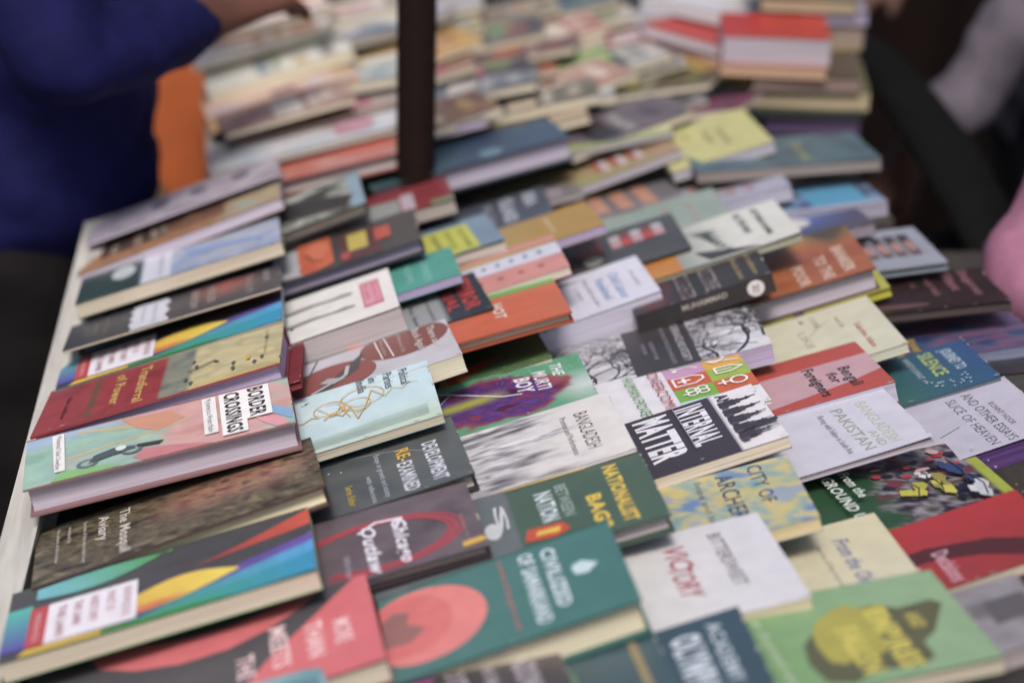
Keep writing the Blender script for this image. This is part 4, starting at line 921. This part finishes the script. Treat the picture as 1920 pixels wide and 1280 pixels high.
# ---------------- tables ----------------
def table(name, org, ang, w, d0, d1, rail, label, top, zt=-.106, skirt=None):
    M = Matrix.Rotation(ang, 4, 'Z'); M.translation = (org[0], org[1], 0)
    root = empty(name, M); tag(root, label, 'table')
    def part(nm, boxes, col, mat=MW):
        g = Geo()
        for b in boxes: g.box(*b, col)
        o = g.build(nm, mat, root); return o
    part('tabletop', [(.03, d0, zt-.028, w, d1, zt)], top)
    part('side_rail', [(0, d0-.004, zt-.045, .029, d1+.004, -.046)], rail)
    for x in (.05, w-.09):
        for y in (d0+.04, d1-.08): part('leg', [(x, y, -.95, x+.045, y+.045, zt-.029)], '#6b655f')
    return root
table('display_table', (-.432, 1.671), math.radians(5.1), 1.10, -.62, .80, '#b5b2ad', 'long market table with chipped white side rail under the front rows of books', '#3c3836')
table('display_table', (-.366, 2.50), math.radians(8.5), .86, .035, .82, '#a9a9a6', 'second market table with grey rail beyond the man, covered with pale books', '#4c4642')
# pole
pr = empty('stall_pole', (-.118, 2.46, -.95)); tag(pr, 'dark brown wooden stall pole rising between the books', 'pole')
g = Geo(); rp = random.Random(1)
zs = [i*.15 for i in range(22)]
P = [(.0008*math.sin(z*3), .0008*math.cos(z*4), z) for z in zs]
g.tube(P, .0225, '#1a0e0b', 16); g.build('shaft', MD, pr)
g = Geo(); g.tube([(0,0,0),(0,0,.02),(0,0,.06)], [.05,.05,.024], '#140c0b', 16); g.build('foot', MW, pr)
# ground
g = Geo(); g.face([(-60,-60,-.95),(60,-60,-.95),(60,60,-.95),(-60,60,-.95)], '#171414')
tag(g.build('ground', MS), kind='structure')
# orange board, cream sack beyond the first table
g = Geo(); g.box(-.57, 3.3, -.93, -.30, 3.325, .12, '#c9611f'); o = g.build('orange_panel', MS); tag(o, 'plain orange panel standing between the man and the second table', 'panel')
g = Geo(); g.tube([(-.53,3.0,-.95),(-.53,3.0,-.80),(-.52,3.0,-.5),(-.525,3.0,-.32),(-.525,3.0,-.24),(-.525,3.0,-.20)], [(.08,.08),(.10,.10),(.08,.09),(.05,.06),(.03,.04),(.015,.02)], '#cdb28e', 20); o = g.build('cloth_sack', MF); tag(o, 'cream cloth sack leaning in front of the orange panel', 'sack')
# dark maroon hanging cloth at the back right
g = Geo(); nx = 60
for i in range(nx):
    x0, x1 = .45+1.9*i/nx, .45+1.9*(i+1)/nx; f = lambda x: 4.2+.04*math.sin(x*16)+.02*math.sin(x*37)
    g.face([(x0, f(x0), -.93), (x1, f(x1), -.93), (x1, f(x1), 1.6), (x0, f(x0), 1.6)], '#140706', True)
    g.face([(x0, f(x0)+.004, -.93), (x0, f(x0)+.004, 1.6), (x1, f(x1)+.004, 1.6), (x1, f(x1)+.004, -.93)], '#140706', True)
o = g.build('hanging_cloth', MF); tag(o, 'dark maroon cloth hanging behind the piles of books', 'cloth')
# black bag along the right table edge
br_ = empty('shoulder_bag', (.66, 2.72, -.95)); tag(br_, 'black shoulder bag and strap beside the right edge of the table', 'bag')
g = Geo(); pts = [(-.20,.42,.955),(-.165,.30,.95),(-.13,.18,.925),(-.10,.06,.895),(-.075,-.06,.86),(-.05,-.16,.81),(-.02,-.2,.74)]
g.tube(pts, [(.028,.012),(.034,.016),(.042,.02),(.046,.022),(.044,.022),(.036,.02),(.024,.014)], '#050506', 14); g.build('strap', MF, br_)
g = Geo(); g.tube([(0,.05,.30),(0,.05,.34),(0,.05,.5),(0,.05,.70),(0,.04,.78),(0,.04,.80)], [(.10,.05),(.15,.08),(.17,.09),(.16,.08),(.12,.05),(.05,.03)], '#0e0d10', 24); g.build('bag_body', MF, br_)
g = Geo(); g.tube([(-.13,-.05,.68),(0,-.06,.69),(.13,-.05,.68)], .006, '#3a3a3e', 8); g.build('zip', MS, br_)
# ---------------- people ----------------
def skin(name, V, E, col, mat, parent=None, vox=.012, fold=0, fs=9):
    """one continuous surface: tapered limbs round a skeleton, fused by a voxel remesh"""
    g = Geo()
    for a, b in E:
        pa, pb = Vector(V[a][0]), Vector(V[b][0]); ra, rb = V[a][1], V[b][1]
        ra = ra if isinstance(ra, tuple) else (ra, ra); rb = rb if isinstance(rb, tuple) else (rb, rb)
        d = pb-pa; n = d.length; d = d/n if n > 1e-6 else Vector((0, 0, 1)); ma, mb = min(ra), min(rb)
        sc = lambda r, k: (r[0]*k, r[1]*k)
        mid = tuple((ra[i]+rb[i])/2 for i in (0, 1))
        g.tube([pa-d*ma*.97, pa-d*ma*.7, pa, (pa+pb)/2, pb, pb+d*mb*.7, pb+d*mb*.97], [sc(ra, .25), sc(ra, .72), ra, mid, rb, sc(rb, .72), sc(rb, .25)], col, 16)
    o = g.build(name, mat)
    md = o.modifiers.new('r', 'REMESH'); md.mode = 'VOXEL'; md.voxel_size = vox; md.use_smooth_shade = True
    sm = o.modifiers.new('s', 'SMOOTH'); sm.factor = .6; sm.iterations = 3 if vox < .008 else 8
    dg = bpy.context.evaluated_depsgraph_get(); m2 = bpy.data.meshes.new_from_object(o.evaluated_get(dg)); bpy.data.objects.remove(o)
    if fold:
        for v in m2.vertices:
            d = fold*(math.sin(v.co.z*fs*6+3*N3(v.co.x*5, v.co.y*5, v.co.z*3)+v.co.x*20)*.5+fb(v.co.x*fs, v.co.y*fs, v.co.z*fs))
            v.co += v.normal*d
    m2.materials.clear(); m2.materials.append(mat)
    for q in m2.polygons: q.use_smooth = True
    while m2.color_attributes: m2.color_attributes.remove(m2.color_attributes[0])
    c = soft(lin(col)); ca = m2.color_attributes.new('Col', 'FLOAT_COLOR', 'CORNER'); ca.data.foreach_set('color', [*c, 1]*len(m2.loops)); m2.name = name
    return link(name, m2, parent)
def sub3(a, b, t): return tuple(a[i]*(1-t)+b[i]*t for i in range(3))
def hand(V, E, wrist_i, wrist, d, side, down, s=1.0, curl=.42):
    """palm and five fingers grown on from the wrist"""
    w = Vector(wrist); d = Vector(d).normalized(); sd_ = Vector(side).normalized(); dn = Vector(down).normalized()
    V.append((tuple(w+d*.045*s), (.034*s, .018*s))); E.append((wrist_i, len(V)-1)); pi = len(V)-1
    V.append((tuple(w+d*.082*s), (.036*s, .015*s))); E.append((pi, len(V)-1)); kn = len(V)-1
    for k in range(4):
        off = (k-1.5)*.019*s; p = w+d*.092*s+sd_*off; ln = (.036, .042, .039, .030)[k]*s; ang = .05; prev = kn
        for j in range(3):
            dd = d*math.cos(ang)+dn*math.sin(ang); V.append((tuple(p), (.0092-.001*j)*s)); E.append((prev, len(V)-1)); prev = len(V)-1
            p = p+dd*ln*(1, .7, .55)[j]; ang += curl
        V.append((tuple(p), .0062*s)); E.append((prev, len(V)-1))
    p = w+d*.03*s-sd_*.03*s; prev = pi
    for j in range(3):
        V.append((tuple(p), (.012-.0015*j)*s)); E.append((prev, len(V)-1)); prev = len(V)-1
        p = p+(d*.75-sd_*.5+dn*.35).normalized()*.028*s
def person(label, base, face, J, sk, top, legs, hair, rt=1.0, hem=.045, sl=1.0):
    """J: joint name -> world position. face: yaw of the facing direction"""
    root = empty('person', base); tag(root, label, 'person'); inv = Vector(base)
    R = {k: tuple(Vector(v)-inv) for k, v in J.items()}
    V = [(R['pelvis'], (.09, .13))]; E = []
    def add(p, r, par): V.append((p, r)); E.append((par, len(V)-1)); return len(V)-1
    w1 = add(sub3(R['pelvis'], R['chest'], .5), (.09, .12), 0); ch = add(R['chest'], (.10, .15), w1); nk = add(R['neck'], .055, ch)
    hb = add(sub3(R['neck'], R['head'], .5), .062, nk); hd = add(R['head'], (.088, .076), hb); tp = add(tuple(Vector(R['head'])+Vector((0, 0, .09))), (.065, .058), hd)
    fd = Vector((math.cos(face), math.sin(face), 0)); add(tuple(Vector(R['head'])+fd*.10+Vector((0, 0, -.015))), .013, hd)
    for s in ('l', 'r'):
        sh = add(R['sh'+s], .05, ch); el = add(R['el'+s], .040, sh); wr = add(R['wr'+s], .032, el)
        d = Vector(R['wr'+s])-Vector(R['el'+s]); sdv = d.cross(Vector((0, 0, 1))); 
        hand(V, E, wr, R['wr'+s], d, sdv, (0, 0, -1), 1.12)
        hp = add(R['hip'+s], .068, 0); kn = add(R['kn'+s], .055, hp); an = add(R['an'+s], .04, kn); add(tuple(Vector(R['an'+s])+fd*.14+Vector((0, 0, -.05))), .03, an)
    skin('body', V, E, sk, MS, root, .007)
    # clothing
    lowp = tuple(Vector(R['pelvis'])+Vector((0, 0, -hem))); V = [(lowp, (.128*rt, .185*rt))]; E = []; w0 = add(R['pelvis'], (.126*rt, .180*rt), 0)
    w1 = add(sub3(R['pelvis'], R['chest'], .33), (.120*rt, .165*rt), w0); w2 = add(sub3(R['pelvis'], R['chest'], .66), (.122*rt, .170*rt), w1)
    ch = add(R['chest'], (.115*rt, .170*rt), w2); add(sub3(R['chest'], R['neck'], .75), .075, ch)
    for s in ('l', 'r'):
        sh = add(R['sh'+s], .072*sl, ch); um = add(sub3(R['sh'+s], R['el'+s], .5), .064*sl, sh); el = add(R['el'+s], .058*sl, um); fm = add(sub3(R['el'+s], R['wr'+s], .5), .052*sl, el); add(sub3(R['el'+s], R['wr'+s], .93), .040, fm)
    skin('sweater' if rt >= 1 else 'shirt', V, E, top, MF, root, fold=.011)
    V = [(tuple(Vector(R['pelvis'])+Vector((0, 0, .0))), (.106*rt, .145*rt))]; E = []
    for s in ('l', 'r'):
        hp = add(tuple(Vector(R['hip'+s])+Vector((0, 0, -.03))), .092, 0); kn = add(R['kn'+s], .078, hp); add(tuple(Vector(R['an'+s])+Vector((0, 0, .03))), .062, kn)
    skin('trousers', V, E, legs, MF, root, fold=.004)
    g = Geo(); h = Vector(R['head']); n = 14
    rings = [(-.02, .102), (.03, .104), (.075, .092), (.11, .06), (.125, .02)]
    base_i = 0
    g.tube([tuple(h-fd*.018+Vector((0, 0, z+.015))) for z, r in rings], [(r, r) for z, r in rings], hair, 20); g.build('hair', MF, root)
    for sg in (-1, 1):
        sv = Vector((-fd.y, fd.x, 0)); e = Geo(); p = h+fd*.088+sv*.03*sg+Vector((0, 0, .012))
        e.tube([tuple(p-fd*.006), tuple(p), tuple(p+fd*.004)], [.004, .011, .004], '#d8d2cc', 10); e.build('eye', MS, root)
    m_ = Geo(); p = h+fd*.088+Vector((0, 0, -.05)); sv = Vector((-fd.y, fd.x, 0)); m_.tube([tuple(p-sv*.025), tuple(p+fd*.006), tuple(p+sv*.025)], [.004, .008, .004], '#6a3630', 8); m_.build('mouth', MS, root)
    return root
man = person('man in a dark blue sweater reaching his right hand over the far books', (-.56, 2.58, -.95), 0.0, dict(
    pelvis=(-.545,2.58,-.02), chest=(-.545,2.58,.36), neck=(-.55,2.57,.54), head=(-.53,2.57,.68),
    shr=(-.555,2.40,.44), elr=(-.468,2.30,.180), wrr=(-.350,2.49,.178), shl=(-.56,2.76,.44), ell=(-.50,2.86,.16), wrl=(-.28,2.84,.22),
    hipr=(-.565,2.49,-.08), knr=(-.555,2.46,-.50), anr=(-.57,2.46,-.87), hipl=(-.565,2.68,-.08), knl=(-.56,2.71,-.50), anl=(-.57,2.71,-.87)),
    '#5a3426', '#0e1044', '#141013', '#100d0d')
man.location.x -= .022
person('person in a pink top leaning at the right edge of the table', (.86, 2.52, -.95), math.pi, dict(
    pelvis=(.94,2.60,-.14), chest=(.89,2.59,.16), neck=(.86,2.59,.34), head=(.83,2.59,.48),
    shr=(.88,2.76,.22), elr=(.90,2.82,-.02), wrr=(.86,2.94,-.15), shl=(.735,2.50,.25), ell=(.574,2.255,-.03), wrl=(.74,2.14,-.03),
    hipr=(.90,2.64,-.18), knr=(.88,2.64,-.54), anr=(.90,2.64,-.88), hipl=(.90,2.46,-.18), knl=(.88,2.46,-.54), anl=(.90,2.46,-.88)),
    '#6b4030', '#94607c', '#2a2228', '#120f10', .98, sl=1.18)
person('blurred person in a pale mauve grey shirt standing at the back right', (.82, 3.35, -.95), math.pi, dict(
    pelvis=(0.850,3.35,-.08), chest=(0.820,3.35,.30), neck=(0.810,3.35,.48), head=(0.790,3.35,.62),
    shr=(0.820,3.55,.38), elr=(0.770,3.62,.10), wrr=(0.620,3.55,.0), shl=(0.810,3.15,.38), ell=(0.730,3.08,.06), wrl=(0.570,3.02,-.13),
    hipr=(0.850,3.44,-.12), knr=(0.820,3.44,-.5), anr=(0.840,3.44,-.87), hipl=(0.850,3.26,-.12), knl=(0.820,3.26,-.5), anl=(0.840,3.26,-.87)),
    '#4a2c22', '#5d5662', '#1c181a', '#100d0d')
